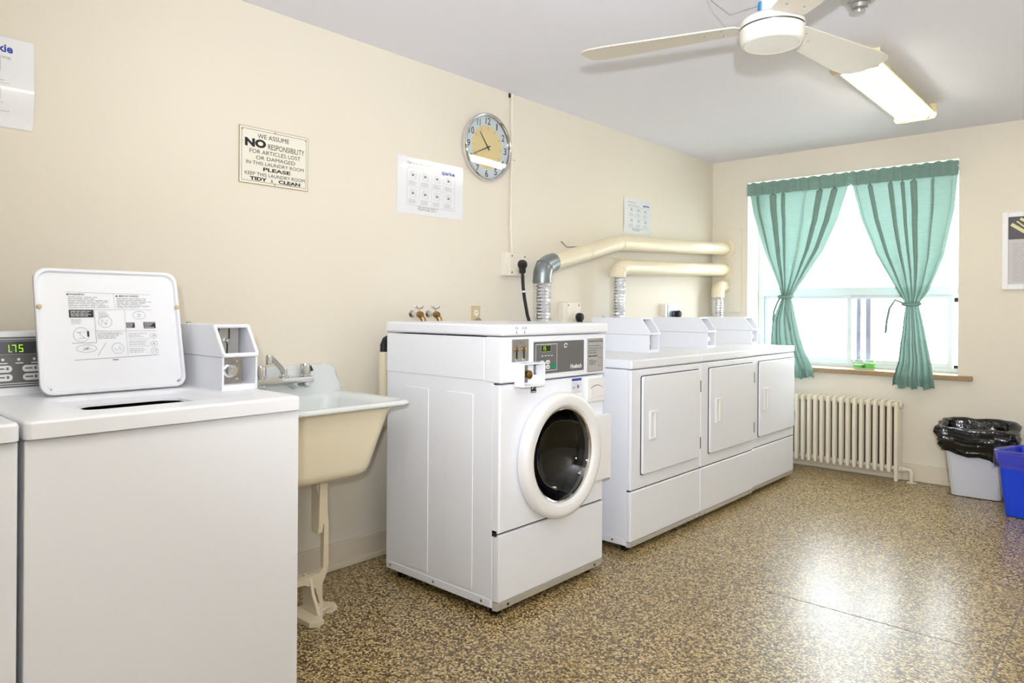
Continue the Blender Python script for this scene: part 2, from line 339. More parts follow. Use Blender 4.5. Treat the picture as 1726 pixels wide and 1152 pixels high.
# ------------------------------------------------------------------ coin meter box (part of washers and dryers); local: back at x=0, runs +x, width along y
def meter_box(parent, x, y, z, full=True):
    L, Wd, H = 0.390, 0.110, 0.192; t = 0.006; zm = 0.098; xs = L-0.055
    bm = B()
    side_up = [(0, zm+0.001), (L, zm+0.001), (L+0.006, zm+0.012), (xs, H), (0, H)]
    prof = [(0, 0), (L, 0), (L, zm), (L+0.006, zm+0.010), (xs, H), (0, H)]
    for yy in (0, Wd-t): prism(bm, [(p[0], p[1]) for p in prof], (x, y+yy+t, z), XU, ZU, t)     # side walls (extrude towards -y)
    box(bm, x, x+t, y+t, y+Wd-t, z, z+H); box(bm, x, x+xs, y+t, y+Wd-t, z+H-t, z+H)
    box(bm, x+t, x+L-0.003, y+t, y+Wd-t, z, z+0.016); 
    o = obj('meter_box', bm, ENAM2, parent)
    bm = B(); sweep(bm, [(x+L+0.003, y+0.002, z+zm+0.006), (x+L+0.003, y+Wd-0.002, z+zm+0.006)], 0.0065, 8); sweep(bm, [(x+xs-0.003, y+0.002, z+H-0.004), (x+xs-0.003, y+Wd-0.002, z+H-0.004)], 0.006, 8)
    for yy in (0.003, Wd-0.003): sweep(bm, [(x+xs, y+yy, z+H-0.003), (x+L+0.004, y+yy, z+zm+0.008)], 0.0055, 8)
    obj('opening_rim', bm, ENAM2, o)
    obj('seam', box(B(), x+0.002, x+L-0.002, y-0.0008, y+0.0005, z+zm-0.001, z+zm+0.001), INKL, o)
    # coin slide in the upper opening
    bm = B()
    box(bm, x+xs-0.03, x+xs-0.026, y+0.012, y+Wd-0.02, z+zm, z+H-t); cs = obj('coin_slide', bm, STEELP, o)
    bm = B()
    for yy in (0.025, 0.058): box(bm, x+xs-0.026, x+xs-0.0245, y+yy, y+yy+0.004, z+zm+0.045, z+H-t-0.003)
    box(bm, x+xs-0.026, x+xs-0.0245, y+0.052, y+0.056, z+zm+0.006, z+zm+0.04); obj('slot', bm, RUBBER, cs)
    bm = B(); lathe(bm, [(0.0085, 0), (0.0085, 0.006), (0.005, 0.01), (0, 0.011)], (x+xs-0.026, y+0.052, z+zm+0.046), XU, 14, cap0=True); obj('button', bm, CHROME, cs)
    bm = B(); box(bm, x+t, x+xs-0.03, y+t, y+Wd-t, z+zm-0.002, z+zm+0.002); obj('shelf', bm, ENAM2, o)
    # lock plate in the lower opening
    bm = B(); box(bm, x+L-0.04, x+L-0.036, y+0.008, y+Wd-0.03, z+0.016, z+zm-0.004, 0.001); lp = obj('lock_plate', bm, STEEL, o)
    bm = B(); lathe(bm, [(0.021, 0), (0.021, 0.004), (0.016, 0.006), (0.0155, 0.022), (0.012, 0.026), (0, 0.026)], (x+L-0.036, y+0.040, z+0.056), XU, 20, cap0=True); obj('lock', bm, CHROME, lp)
    bm = B()
    for zz in (0.03, 0.082): lathe(bm, [(0.004, 0), (0.003, 0.002), (0, 0.003)], (x+L-0.036, y+0.063, z+zz), XU, 10)
    obj('rivet', bm, CHROME, lp)
    bm = B(); lathe(bm, [(0.008, 0), (0.008, 0.004), (0, 0.007)], (x+0.05, y+0.05, z+H), ZU, 12); obj('bolt', bm, STEEL, o)
    return o
# ------------------------------------------------------------------ top-loading washers
def top_loader(ya, lab, is_open):
    yb = ya+0.66; XF, XB = 0.905, 0.22; ZT = 0.905
    t = thing('top_load_washer', lab, 'washing machine', ((XF+XB)/2, (ya+yb)/2, 0), 'top loading washers')
    # cabinet: open-topped shell
    bm = B()
    box(bm, XF-0.022, XF-0.012, ya+0.004, yb-0.004, 0.03, 0.864, 0.004); box(bm, XB, XB+0.01, ya+0.004, yb-0.004, 0.03, 0.864)
    box(bm, XB, XF-0.014, ya+0.004, ya+0.014, 0.03, 0.864, 0.003); box(bm, XB, XF-0.014, yb-0.014, yb-0.004, 0.03, 0.864, 0.003)
    obj('cabinet', bm, ENAM, t)
    obj('base_pan', box(B(), XB+0.01, XF-0.024, ya+0.015, yb-0.015, 0.03, 0.04), STEEL, t)
    for (fx, fy) in ((XF-0.07, ya+0.06), (XF-0.07, yb-0.06), (XB+0.06, ya+0.06), (XB+0.06, yb-0.06)):
        bm = B(); lathe(bm, [(0.02, 0), (0.022, 0.012), (0.01, 0.016), (0.01, 0.032)], (fx, fy, 0), ZU, 12, cap0=True, cap1=True); obj('foot', bm, RUBBER, t)
    # deck with opening and funnel
    ox0, ox1, oy0, oy1 = 0.485, 0.795, ya+0.145, ya+0.520
    def L(poly, z): return [(p[0], p[1], z) for p in poly]
    n = 7
    outer0 = rrect(XB, XF, ya+0.002, yb-0.002, 0.018, n); inner0 = rrect(ox0, ox1, oy0, oy1, 0.05, n)
    circ = []
    cx, cy, rr = (ox0+ox1)/2+0.005, (oy0+oy1)/2, 0.148
    for p in inner0:
        a = math.atan2((p[1]-cy)/(oy1-oy0), (p[0]-cx)/(ox1-ox0)); circ.append((cx+cos(a)*rr, cy+sin(a)*rr*1.12))
    sh = lambda poly, d: [(p[0]+(-d if p[0] > (XF+XB)/2 else d), p[1]+(-d if p[1] > (ya+yb)/2 else d)) for p in poly]
    bm = B()
    loft(bm, [L(outer0, 0.866), L(outer0, ZT-0.008), L(sh(outer0, 0.003), ZT-0.002), L(sh(outer0, 0.009), ZT), L(rrect(ox0-0.012, ox1+0.012, oy0-0.012, oy1+0.012, 0.05, n), ZT), L(rrect(ox0-0.004, ox1+0.004, oy0-0.004, oy1+0.004, 0.05, n), ZT-0.006), L(inner0, ZT-0.014), L(circ, ZT-0.021), L([(cx+(p[0]-cx)*0.985, cy+(p[1]-cy)*0.985) for p in circ], ZT-0.028)], cap0=False, cap1=False)
    obj('top_deck', bm, ENAM, t, ang=50)
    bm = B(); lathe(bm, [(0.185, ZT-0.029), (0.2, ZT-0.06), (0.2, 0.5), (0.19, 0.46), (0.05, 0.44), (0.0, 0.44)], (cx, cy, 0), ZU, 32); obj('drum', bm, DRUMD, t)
    # console at the rear
    zc = 1.078; prof = [(XB, ZT), (0.345, ZT), (0.338, ZT+0.012), (0.300, zc-0.008), (0.292, zc), (XB, zc)]
    bm = B(); prism(bm, prof, (0, yb-0.115, 0), XU, ZU, yb-0.115-ya-0.005); con = obj('console', bm, ENAM, t)
    V = Vector((0.300-0.338, 0, zc-0.008-ZT-0.012)).normalized(); org = Vector((0.338, ya, ZT+0.012)) ; Nn = Vector(YU).cross(V).normalized()
    bm = B(); prism(bm, rrect(0.012, 0.53, 0.008, 0.150, 0.006, 3), org, YU, V, 0.002); cp = obj('control_panel', bm, PANELG, con)
    bm = B(); 
    for v in (0.012, 0.018, 0.143): rect(bm, org, YU, V, 0.016, 0.526, v, v+0.0016, 0.0025)
    for u in (0.035, 0.072, 0.109): lathe(bm, [(0.004, 0), (0, 0.001)], org+Vector(YU)*(u+0.055)+V*0.086+Nn*0.002, Nn, 10)
    for u in (0.082, 0.119, 0.156): rect(bm, org, YU, V, u, u+0.018, 0.074, 0.077, 0.0025)
    obj('panel_print', bm, WHITEINK, cp)
    bm = B(); rect(bm, org, YU, V, 0.075, 0.180, 0.100, 0.138, 0.0026); obj('display', bm, mat('display_grey', s(70, 72, 78), 0.2), cp)
    bm = B(); outline(bm, org, YU, V, 0.075, 0.180, 0.100, 0.138, 0.0014, 0.0029); obj('display_border', bm, INKL, cp)
    bm = B(); x = 0.096
    for ch in '175':
        seg7(bm, ch, org, YU, V, x, 0.106, 0.011, 0.022, 0.0032, 0.0031); x += 0.016
        if ch == '1': rect(bm, org, YU, V, x-0.003, x-0.0004, 0.106, 0.109, 0.0031)
    obj('digits', bm, LED, cp)
    bm = B()
    for u in (0.068, 0.134):
        for v in (0.026, 0.050): prism(bm, rrect(u, u+0.042, v, v+0.019, 0.009, 4), org+Nn*0.002, YU, V, 0.002)
    obj('button', bm, PLAS, cp)
    bm = B()
    for u in (0.074, 0.140):
        for v in (0.032, 0.056): rect(bm, org, YU, V, u, u+0.018, v+0.002, v+0.006, 0.0045); rect(bm, org, YU, V, u+0.022, u+0.028, v, v+0.008, 0.0045)
    obj('button_print', bm, INKG, cp)
    bm = B(); prism(bm, rrect(0.186, 0.214, 0.028, 0.048, 0.005, 3), org+Nn*0.002, YU, V, 0.002); tag(obj('button', bm, GREEN, cp), 'green start button')
    meter_box(t, 0.265, yb-0.112, ZT)
    # lid
    hx, hz = 0.478, ZT+0.006; Wl = oy1-oy0; yl = oy0-0.0; Hl = 0.356
    if is_open: Vd = Vector((-0.086, 0, 0.345)).normalized()
    else: Vd = Vector((1, 0, 0)); hx = 0.462; hz = ZT+0.019
    o2 = Vector((hx, yl, hz)); Ud = Vector(YU); Nd = Ud.cross(Vd).normalized()           # Nd: underside direction
    sh_ = 0.0
    outer = rrect(-0.004, Wl+0.004, 0.0, Hl, 0.032, 5)
    bot = [(p[0], max(p[1], 0)) for p in outer]
    def P(poly, d): return [o2+Ud*p[0]+Vd*p[1]+Nd*d for p in poly]
    ins = lambda k: rrect(-0.004+k, Wl+0.004-k, k, Hl-k, 0.03, 5)
    bm = B(); loft(bm, [P(ins(0.003), -0.018), P(outer, -0.014), P(outer, -0.002), P(ins(0.003), 0.0), P(ins(0.008), 0.0), P(ins(0.011), -0.009)]); lid = obj('lid', bm, ENAM, t, ang=40)
    bm = B()
    for u in (0.004, Wl-0.004): lathe(bm, [(0.007, -0.002), (0.007, 0.003), (0.004, 0.006), (0, 0.006)], o2+Ud*u+Vd*0.245, Nd, 14)
    obj('rubber_bumper', bm, ALMOND, lid)
    bm = B()
    for u in (0.016, Wl-0.014): lathe(bm, [(0.008, -0.004), (0.006, 0.003), (0, 0.004)], o2+Ud*u+Vd*0.014-Nd*0.004, Nd, 12)
    obj('hinge_pin', bm, STEEL, lid)
    # printed instructions on the lid's underside
    if is_open:
        O = o2-Nd*0.0085; rnd = random.Random(3); bk = B(); gr = B(); pl = B()
        x0, x1 = 0.073, 0.300; z1_ = 0.288; z0_ = 0.090
        text(bk, '\u25b2WARNING', O, Ud, Vd, x0, x0+0.046, 0.281, 0.2865, 0.012, lift=0.0006); text(bk, '\u25b2 MISE EN GARDE', O, Ud, Vd, 0.200, 0.264, 0.278, 0.2835, 0.012, lift=0.0006)
        line2(pl, O, Ud, Vd, (x0, z1_+0.002), (x1, z1_-0.002), 0.0008, 0.0005); line2(pl, O, Ud, Vd, (0.195, z1_), (0.198, 0.242), 0.0008, 0.0005)
        greek(gr, O, Ud, Vd, x0+0.004, 0.185, 0.243, 0.278, 7, 0.0012, 0.0005, rnd); greek(gr, O, Ud, Vd, 0.203, x1, 0.243, 0.275, 7, 0.0012, 0.0005, rnd)
        line2(pl, O, Ud, Vd, (x0+0.004, 0.2395), (x1, 0.238), 0.0008, 0.0005)
        rect(bk, O, Ud, Vd, x0+0.004, x0+0.066, 0.216, 0.238, 0.0006)
        rect(bk, O, Ud, Vd, 0.224, 0.247, 0.184, 0.200, 0.0006); rect(bk, O, Ud, Vd, 0.272, 0.306, 0.182, 0.201, 0.0006)
        wt = B(); greek(wt, O, Ud, Vd, x0+0.008, x0+0.062, 0.218, 0.236, 4, 0.0016, 0.0009, rnd); greek(wt, O, Ud, Vd, 0.226, 0.245, 0.185, 0.199, 4, 0.0014, 0.0009, rnd); greek(wt, O, Ud, Vd, 0.274, 0.304, 0.183, 0.200, 4, 0.0014, 0.0009, rnd)
        line2(gr, O, Ud, Vd, (x0+0.068, 0.238), (x0+0.068, 0.142), 0.001, 0.0005); line2(gr, O, Ud, Vd, (x0+0.006, 0.142), (x0+0.068, 0.142), 0.001, 0.0005)
        line2(pl, O, Ud, Vd, (0.222, 0.238), (0.222, 0.100), 0.0008, 0.0005); line2(pl, O, Ud, Vd, (x0+0.068, 0.176), (0.305, 0.174), 0.0008, 0.0005)
        for zz in (0.150, 0.128): line2(pl, O, Ud, Vd, (0.226, zz), (0.286, zz), 0.0007, 0.0005)
        line2(gr, O, Ud, Vd, (x0+0.01, 0.094), (0.309, 0.100), 0.001, 0.0005); line2(gr, O, Ud, Vd, (0.142, 0.104), (0.166, 0.142), 0.0009, 0.0005)
        greek(gr, O, Ud, Vd, x0+0.008, x0+0.044, 0.196, 0.212, 4, 0.0009, 0.0005, rnd); greek(gr, O, Ud, Vd, 0.152, 0.180, 0.214, 0.234, 5, 0.0009, 0.0005, rnd); greek(gr, O, Ud, Vd, 0.145, 0.215, 0.152, 0.172, 5, 0.001, 0.0005, rnd)
        for zz in (0.156, 0.133, 0.110): greek(gr, O, Ud, Vd, 0.227, 0.280, zz-0.002, zz+0.013, 3, 0.001, 0.0005, rnd)
        greek(gr, O, Ud, Vd, 0.18, 0.2, 0.088, 0.093, 1, 0.003, 0.0005, rnd)
        def doodle(cx, cy, rx, ry, k=1.0):       # small line drawing
            pts = [(cx+cos(a*2*pi/14)*rx, cy+sin(a*2*pi/14)*ry) for a in range(15)]
            for a, b in zip(pts, pts[1:]): line2(gr, O, Ud, Vd, a, b, 0.0007*k, 0.0005)
            for _ in range(5):
                a = (cx+rnd.uniform(-.6, .6)*rx, cy+rnd.uniform(-.6, .6)*ry); b = (cx+rnd.uniform(-.6, .6)*rx, cy+rnd.uniform(-.6, .6)*ry); line2(gr, O, Ud, Vd, a, b, 0.0007*k, 0.0005)
        doodle(0.168, 0.203, 0.018, 0.017); doodle(0.104, 0.166, 0.02, 0.021); doodle(0.262, 0.222, 0.018, 0.012); doodle(0.115, 0.126, 0.026, 0.011)
        doodle(0.196, 0.124, 0.016, 0.016); doodle(0.297, 0.158, 0.010, 0.007); doodle(0.297, 0.135, 0.010, 0.007); doodle(0.297, 0.113, 0.010, 0.009); 
        rect(bk, O, Ud, Vd, 0.119, 0.124, 0.160, 0.176, 0.0006)
        pr = obj('printed_instructions', gr, INKG, lid); obj('print_black', bk, INK, pr); obj('print_rules', pl, INKL, pr); obj('print_white', wt, WHITEINK, pr)
    return t
top_loader(0.42, 'white top-loading washer with its lid open showing printed instructions', True)
top_loader(-0.243, 'white top-loading washer cut off at the left edge, lid closed', False)
# ------------------------------------------------------------------ front-loading washer
XF, XB, ya, yb = 0.885, 0.222, 1.907, 2.585
t = thing('front_load_washer', 'white front-loading coin washer with round dark glass door', 'washing machine', ((XF+XB)/2, (ya+yb)/2, 0))
bm = B()
box(bm, XB, XF-0.035, ya+0.003, ya+0.012, 0.034, 1.045, 0.003); box(bm, XB, XF-0.035, yb-0.012, yb-0.003, 0.034, 1.045, 0.003); box(bm, XB, XB+0.01, ya+0.012, yb-0.012, 0.034, 1.045)
obj('cabinet', bm, ENAM2, t)
obj('base_pan', box(B(), XB+0.012, XF-0.04, ya+0.014, yb-0.014, 0.034, 0.044), STEEL, t)
for (fx, fy) in ((XF-0.06, ya+0.05), (XF-0.06, yb-0.05), (XB+0.06, ya+0.05), (XB+0.06, yb-0.05)):
    bm = B(); lathe(bm, [(0.022, 0), (0.024, 0.014), (0.011, 0.018), (0.011, 0.036)], (fx, fy, 0), ZU, 12, cap0=True, cap1=True); obj('foot', bm, RUBBER, t)
for xa_, xb_ in ((0.345, 0.492), (0.60, 0.748)):
    bm = B(); prism(bm, rrect(xa_, xb_, 0.078, 0.826, 0.006, 3), (0, ya+0.003, 0), XU, ZU, 0.003, 0.0022); obj('side_emboss', bm, ENAM2, t)
bm = B(); prism(bm, rrect(XB+0.015, XF-0.04, 0.036, 0.066, 0.006, 3), (0, ya+0.003, 0), XU, ZU, 0.003, 0.002); br = obj('side_base_strip', bm, ENAM2, t)
bm = B()
for xx in (0.255, 0.53, 0.80): lathe(bm, [(0.006, 0), (0.005, 0.002), (0, 0.003)], (xx, ya, 0.052), (0, -1, 0), 10)
obj('screw', bm, STEEL, br)
obj('upper_side_panel', box(B(), XB+0.002, 0.806, ya-0.001, ya+0.004, 0.882, 1.045, 0.002), ENAM2, t)
obj('top', box(B(), XB-0.006, XF+0.018, ya-0.004, yb+0.004, 1.05, 1.094, 0.010, 3), ENAM, t)
# front with a round hole
cy, cz, R0 = 2.252, 0.567, 0.205
bm = B(); n = 40
ang = [2*pi*i/n for i in range(n)]
def sq(a, h0, h1, v0, v1):
    c, s_ = cos(a), sin(a); k = min((h1 if c > 0 else -h0)/abs(c) if abs(c) > 1e-6 else 9, (v1 if s_ > 0 else -v0)/abs(s_) if abs(s_) > 1e-6 else 9); return (c*k, s_*k)
fz0, fz1 = 0.318, 0.868
A = [sorted([0, pi/2, pi, 3*pi/2])] 
corner = [math.atan2(v, h) % (2*pi) for h in (ya+0.004-cy, yb-0.004-cy) for v in (fz0-cz, fz1-cz)]
ang = sorted(set(ang+corner)); ring = [sq(a, ya+0.004-cy, yb-0.004-cy, fz0-cz, fz1-cz) for a in ang]
loft(bm, [[(XF-0.036, cy+p[0], cz+p[1]) for p in ring], [(XF-0.006, cy+p[0], cz+p[1]) for p in ring], [(XF, cy+p[0]*0.98, cz+p[1]*0.985) for p in ring], [(XF, cy+cos(a)*R0, cz+sin(a)*R0) for a in ang], [(XF-0.03, cy+cos(a)*R0, cz+sin(a)*R0) for a in ang]], False, False)
obj('front_panel', bm, ENAM, t)
bm = B(); box(bm, XF-0.036, XF, ya+0.004, yb-0.004, 0.06, 0.312, 0.006); obj('lower_panel', bm, ENAM, t)
bm = B(); box(bm, XF-0.036, XF-0.012, ya+0.004, yb-0.004, 0.304, 0.326); obj('seam_gap', bm, DARK, t)
bm = B(); prism(bm, [(XF-0.034, 0.026), (XF-0.008, 0.030), (XF+0.001, 0.058), (XF-0.034, 0.058)], (0, yb-0.006, 0), XU, ZU, yb-ya-0.012); kp = obj('kick_rail', bm, KICK, t)
bm = B()
for yy in (ya+0.06, yb-0.06): lathe(bm, [(0.006, 0), (0.005, 0.002), (0, 0.003)], (XF-0.003, yy, 0.044), (1, 0, -0.2), 10)
obj('screw', bm, RUBBER, kp)
# drum
bm = B(); lathe(bm, [(0.20, 0), (0.215, -0.03), (0.245, -0.05), (0.25, -0.36), (0.22, -0.40), (0.0, -0.40)], (XF-0.03, cy, cz), XU, 40); dr = obj('drum', bm, DRUM, t)
for k in range(3):
    a = radians(35+120*k); c = Vector((0, cos(a), sin(a))); bm = B(); u_ = Vector((0, -sin(a), cos(a)))
    loft(bm, [[Vector((XF-0.1, cy, cz))+c*0.249+u_*q for q in (-0.045, 0.045)]+[Vector((XF-0.1, cy, cz))+c*0.20+u_*q for q in (0.015, -0.015)], [Vector((XF-0.4, cy, cz))+c*0.249+u_*q for q in (-0.045, 0.045)]+[Vector((XF-0.4, cy, cz))+c*0.20+u_*q for q in (0.015, -0.015)]]); obj('lifter', bm, DRUM, dr)
bm = B(); lathe(bm, [(0.232, 0.001), (0.218, 0.004), (0.204, -0.008), (0.19, -0.03), (0.212, -0.04)], (XF, cy, cz), XU, 48); obj('door_gasket', bm, RUBBER, t)
# door: ring, glass bowl, hinge cover
bm = B(); lathe(bm, [(0.236, 0.002), (0.250, 0.010), (0.253, 0.030), (0.246, 0.046), (0.232, 0.052), (0.205, 0.050), (0.192, 0.040), (0.186, 0.018), (0.19, 0.002)], (XF, cy, cz), XU, 64); dd = obj('door', bm, PLAS, t, ang=50)
bm = B(); lathe(bm, [(0.190, 0.030), (0.184, 0.026), (0.176, 0.012), (0.160, -0.02), (0.125, -0.055), (0.07, -0.075), (0, -0.08)], (XF, cy, cz), XU, 48); obj('door_glass', bm, DGLASS, dd)
bm = B(); lathe(bm, [(0.192, 0.034), (0.188, 0.038), (0.182, 0.034), (0.180, 0.028), (0.187, 0.024)], (XF, cy, cz), XU, 64); obj('inner_ring', bm, CHROME, dd)
bm = B(); prism(bm, [(0.17, -0.152), (0.352, -0.152), (0.352, 0.128), (0.14, 0.128), (0.23, 0.04), (0.23, -0.08)], (XF+0.002, cy, cz), YU, ZU, 0.026, 0.006); obj('hinge_cover', bm, PLAS, dd)
# control head
bm = B(); box(bm, 0.808, XF+0.008, ya, yb, 0.874, 1.047, 0.008, 3); ch = obj('control_head', bm, ENAM, t)
O = (XF+0.008, 0, 0)
bm = B(); prism(bm, rrect(2.092, 2.418, 0.897, 1.024, 0.003, 2), O, YU, ZU, 0.0025); cp = obj('control_panel', bm, PANELG, ch)
bm = B(); outline(bm, O, YU, ZU, 2.102, 2.236, 0.908, 1.014, 0.0018, 0.003)
for u in (2.138, 2.158, 2.178, 2.197): rect(bm, O, YU, ZU, u, u+0.011, 0.966, 0.969, 0.003)
text(bm, 'Huebsch', O, YU, ZU, 2.325, 2.402, 0.908, 0.927, 0.03, lift=0.003)
for i in range(14):       # the little round swirl emblem
    a = radians(20+i*24); b_ = radians(20+(i+1)*24); r_ = 0.013-0.0005*i; line2(bm, O, YU, ZU, (2.292+cos(a)*r_, 1.003+sin(a)*r_*0.8), (2.292+cos(b_)*r_, 1.003+sin(b_)*r_*0.8), 0.004, 0.003)
obj('panel_print', bm, WHITEINK, cp)
bm = B(); rect(bm, O, YU, ZU, 2.137, 2.195, 0.985, 1.008, 0.0031); obj('display', bm, LCD, cp)
bm = B(); outline(bm, O, YU, ZU, 2.135, 2.197, 0.983, 1.010, 0.002, 0.0033); obj('display_border', bm, INKL, cp)
bm = B(); seg7(bm, '1', O, YU, ZU, 2.142, 0.989, 0.010, 0.016, 0.0028, 0.0034); seg7(bm, '5', O, YU, ZU, 2.155, 0.989, 0.010, 0.016, 0.0028, 0.0034); obj('digits', bm, LED, cp)
for (u, v) in ((2.128, 0.915), (2.165, 0.915), (2.128, 0.934), (2.165, 0.934)):
    bm = B(); prism(bm, rrect(u, u+0.024, v, v+0.0155, 0.0075, 4), (XF+0.0105, 0, 0), YU, ZU, 0.002); obj('button', bm, PLAS, cp)
    bm = B(); rect(bm, O, YU, ZU, u+0.005, u+0.012, v+0.005, v+0.010, 0.005); rect(bm, O, YU, ZU, u+0.015, u+0.019, v+0.003, v+0.012, 0.005); obj('panel_mark', bm, INKG, cp)
bm = B(); prism(bm, rrect(2.200, 2.228, 0.914, 0.933, 0.003, 2), (XF+0.0105, 0, 0), YU, ZU, 0.002); tag(obj('button', bm, GREEN, cp), 'green start button')
bm = B(); prism(bm, rrect(2.445, 2.560, 0.885, 1.028, 0.003, 2), O, YU, ZU, 0.002); lb = obj('instruction_label', bm, PANELT, ch)
bm = B(); rnd = random.Random(5)
text(bm, 'OPERATING INSTRUCTIONS', O, YU, ZU, 2.451, 2.555, 1.012, 1.020, 0.02, lift=0.0025)
for v in (0.998, 0.986, 0.976, 0.967): greek(bm, O, YU, ZU, 2.451, 2.552, v-0.006, v+0.004, 1, 0.002, 0.0025, rnd); rect(bm, O, YU, ZU, 2.449, 2.557, v-0.008, v-0.0074, 0.0025)
greek(bm, O, YU, ZU, 2.452, 2.552, 0.947, 0.957, 1, 0.005, 0.0025, rnd); greek(bm, O, YU, ZU, 2.455, 2.515, 0.915, 0.938, 5, 0.0016, 0.0025, rnd); outline(bm, O, YU, ZU, 2.525, 2.545, 0.908, 0.945, 0.0014, 0.0025)
outline(bm, O, YU, ZU, 2.447, 2.558, 0.887, 1.026, 0.001, 0.0023); obj('label_print', bm, INK, lb)
bm = B(); prism(bm, rrect(1.966, 2.060, 0.952, 1.037, 0.003, 2), O, YU, ZU, 0.003); pl = obj('coin_plate', bm, STEELP, ch)
for u in (1.990, 2.031):
    bm = B(); box(bm, XF+0.0105, XF+0.0125, u-0.0025, u+0.0025, 0.963, 0.992); obj('coin_slot', bm, RUBBER, pl)
    bm = B(); sweep(bm, [(XF+0.012, u+0.006, 1.034), (XF+0.015, u+0.009, 1.008), (XF+0.013, u+0.002, 0.999)], 0.0022, 6); box(bm, XF+0.011, XF+0.014, u+0.003, u+0.007, 0.958, 0.992); lathe(bm, [(0.007, 0), (0.006, 0.004), (0, 0.005)], (XF+0.011, u, 0.958), XU, 10); obj('coin_guide', bm, CHROME, pl)
    bm = B(); lathe(bm, [(0.009, 0), (0.009, 0.005), (0.003, 0.007), (0, 0.006)], (XF+0.011, u-0.001, 0.999), XU, 14); obj('coin_knob', bm, BRASS, pl)
bm = B(); greek(bm, O, YU, ZU, 1.998, 2.022, 1.02, 1.032, 2, 0.003, 0.0035, rnd); obj('plate_print', bm, INKG, pl)
bm = B(); a0, a1, b0, b1, xo = 1.985, 2.112, 0.858, 0.948, XF+0.052; tt = 0.006
box(bm, XF+0.004, xo, a0, a0+tt, b0, b1, 0.001); box(bm, XF+0.004, xo, a1-tt, a1, b0, b1, 0.001); box(bm, XF+0.004, xo, a0+tt, a1-tt, b0, b0+tt); box(bm, XF+0.004, xo, a0+tt, a1-tt, b1-tt, b1); box(bm, XF+0.0, XF+0.009, a0+tt, a1-tt, b0+tt, b1-tt)
cb = obj('coin_box', bm, ENAM2, ch)
bm = B(); box(bm, XF+0.009, XF+0.012, a0+0.01, a0+0.07, b0+0.012, b1-0.012, 0.001); obj('lock_plate', bm, STEEL, cb)
bm = B(); lathe(bm, [(0.014, 0), (0.014, 0.018), (0.0165, 0.019), (0.0165, 0.028), (0.012, 0.031), (0, 0.031)], (XF+0.012, a0+0.050, b0+0.045), XU, 18); obj('lock', bm, BRASS, cb)
bm = B(); OT = (XF+0.0185, 0, 0)
text(bm, '25\u00a2', OT, YU, ZU, 1.972, 1.990, 1.074, 1.084); text(bm, '$1.00', OT, YU, ZU, 2.014, 2.040, 1.074, 1.084); 
for u in (1.981, 2.027): rect(bm, OT, YU, ZU, u-0.0012, u+0.0012, 1.062, 1.071); bm.faces.new([bm.verts.new((OT[0], u+a, b)) for a, b in ((-0.0035, 1.063), (0, 1.057), (0.0035, 1.063))])
obj('price_print', bm, BLUE, t)
O = (XF, 0, 0)
bm = B(); rect(bm, O, YU, ZU, 2.086, 2.119, 0.826, 0.862, 0.001); st = obj('sticker', bm, INK, t); tag(st, 'small black and white emblem sticker')
bm = B()
for i in range(9):
    a = radians(170-i*20); b_ = radians(170-(i+1)*20); line2(bm, O, YU, ZU, (2.104+cos(a)*0.012, 0.840+sin(a)*0.012), (2.104+cos(b_)*0.012, 0.840+sin(b_)*0.012), 0.002, 0.0015)
line2(bm, O, YU, ZU, (2.092, 0.840), (2.114, 0.855), 0.003, 0.0015); rect(bm, O, YU, ZU, 2.089, 2.116, 0.829, 0.8315, 0.0015); obj('emblem', bm, WHITEINK, st)
bm = B(); rect(bm, O, YU, ZU, 2.345, 2.418, 0.800, 0.865, 0.001); st = obj('sticker', bm, PAPER, t); tag(st, 'white label with blue header')
bm = B(); rect(bm, O, YU, ZU, 2.348, 2.415, 0.853, 0.863, 0.0015); obj('label_header', bm, BLUE, st)
bm = B(); greek(bm, O, YU, ZU, 2.35, 2.41, 0.803, 0.848, 6, 0.0018, 0.0015, rnd); rect(bm, O, YU, ZU, 2.355, 2.370, 0.822, 0.828, 0.0017); obj('label_print', bm, INKL, st)
bm = B(); rect(bm, O, YU, ZU, 2.385, 2.396, 0.822, 0.834, 0.0018); obj('label_mark', bm, mat('violet_ink', s(110, 70, 150), 0.5), st)
bm = B(); prism(bm, rrect(2.448, 2.572, 0.756, 0.856, 0.008, 3), (XF, 0, 0), YU, ZU, 0.012, 0.003); dw = obj('detergent_drawer', bm, PLAS, t)
bm = B(); prism(bm, [(2.464, 0.775)]+[(2.464+0.092*i/8, 0.812+0.013*sin(pi*i/8)) for i in range(9)]+[(2.556, 0.775)], (XF+0.0115, 0, 0), YU, ZU, 0.004, 0.0015); obj('drawer_grip', bm, PLAS, dw)
bm = B(); pts = [(XF+0.0125, 2.466+0.088*i/8, 0.814+0.013*sin(pi*i/8)) for i in range(9)]; sweep(bm, pts, 0.0016, 5); obj('grip_shadow_gap', bm, INKG, dw)
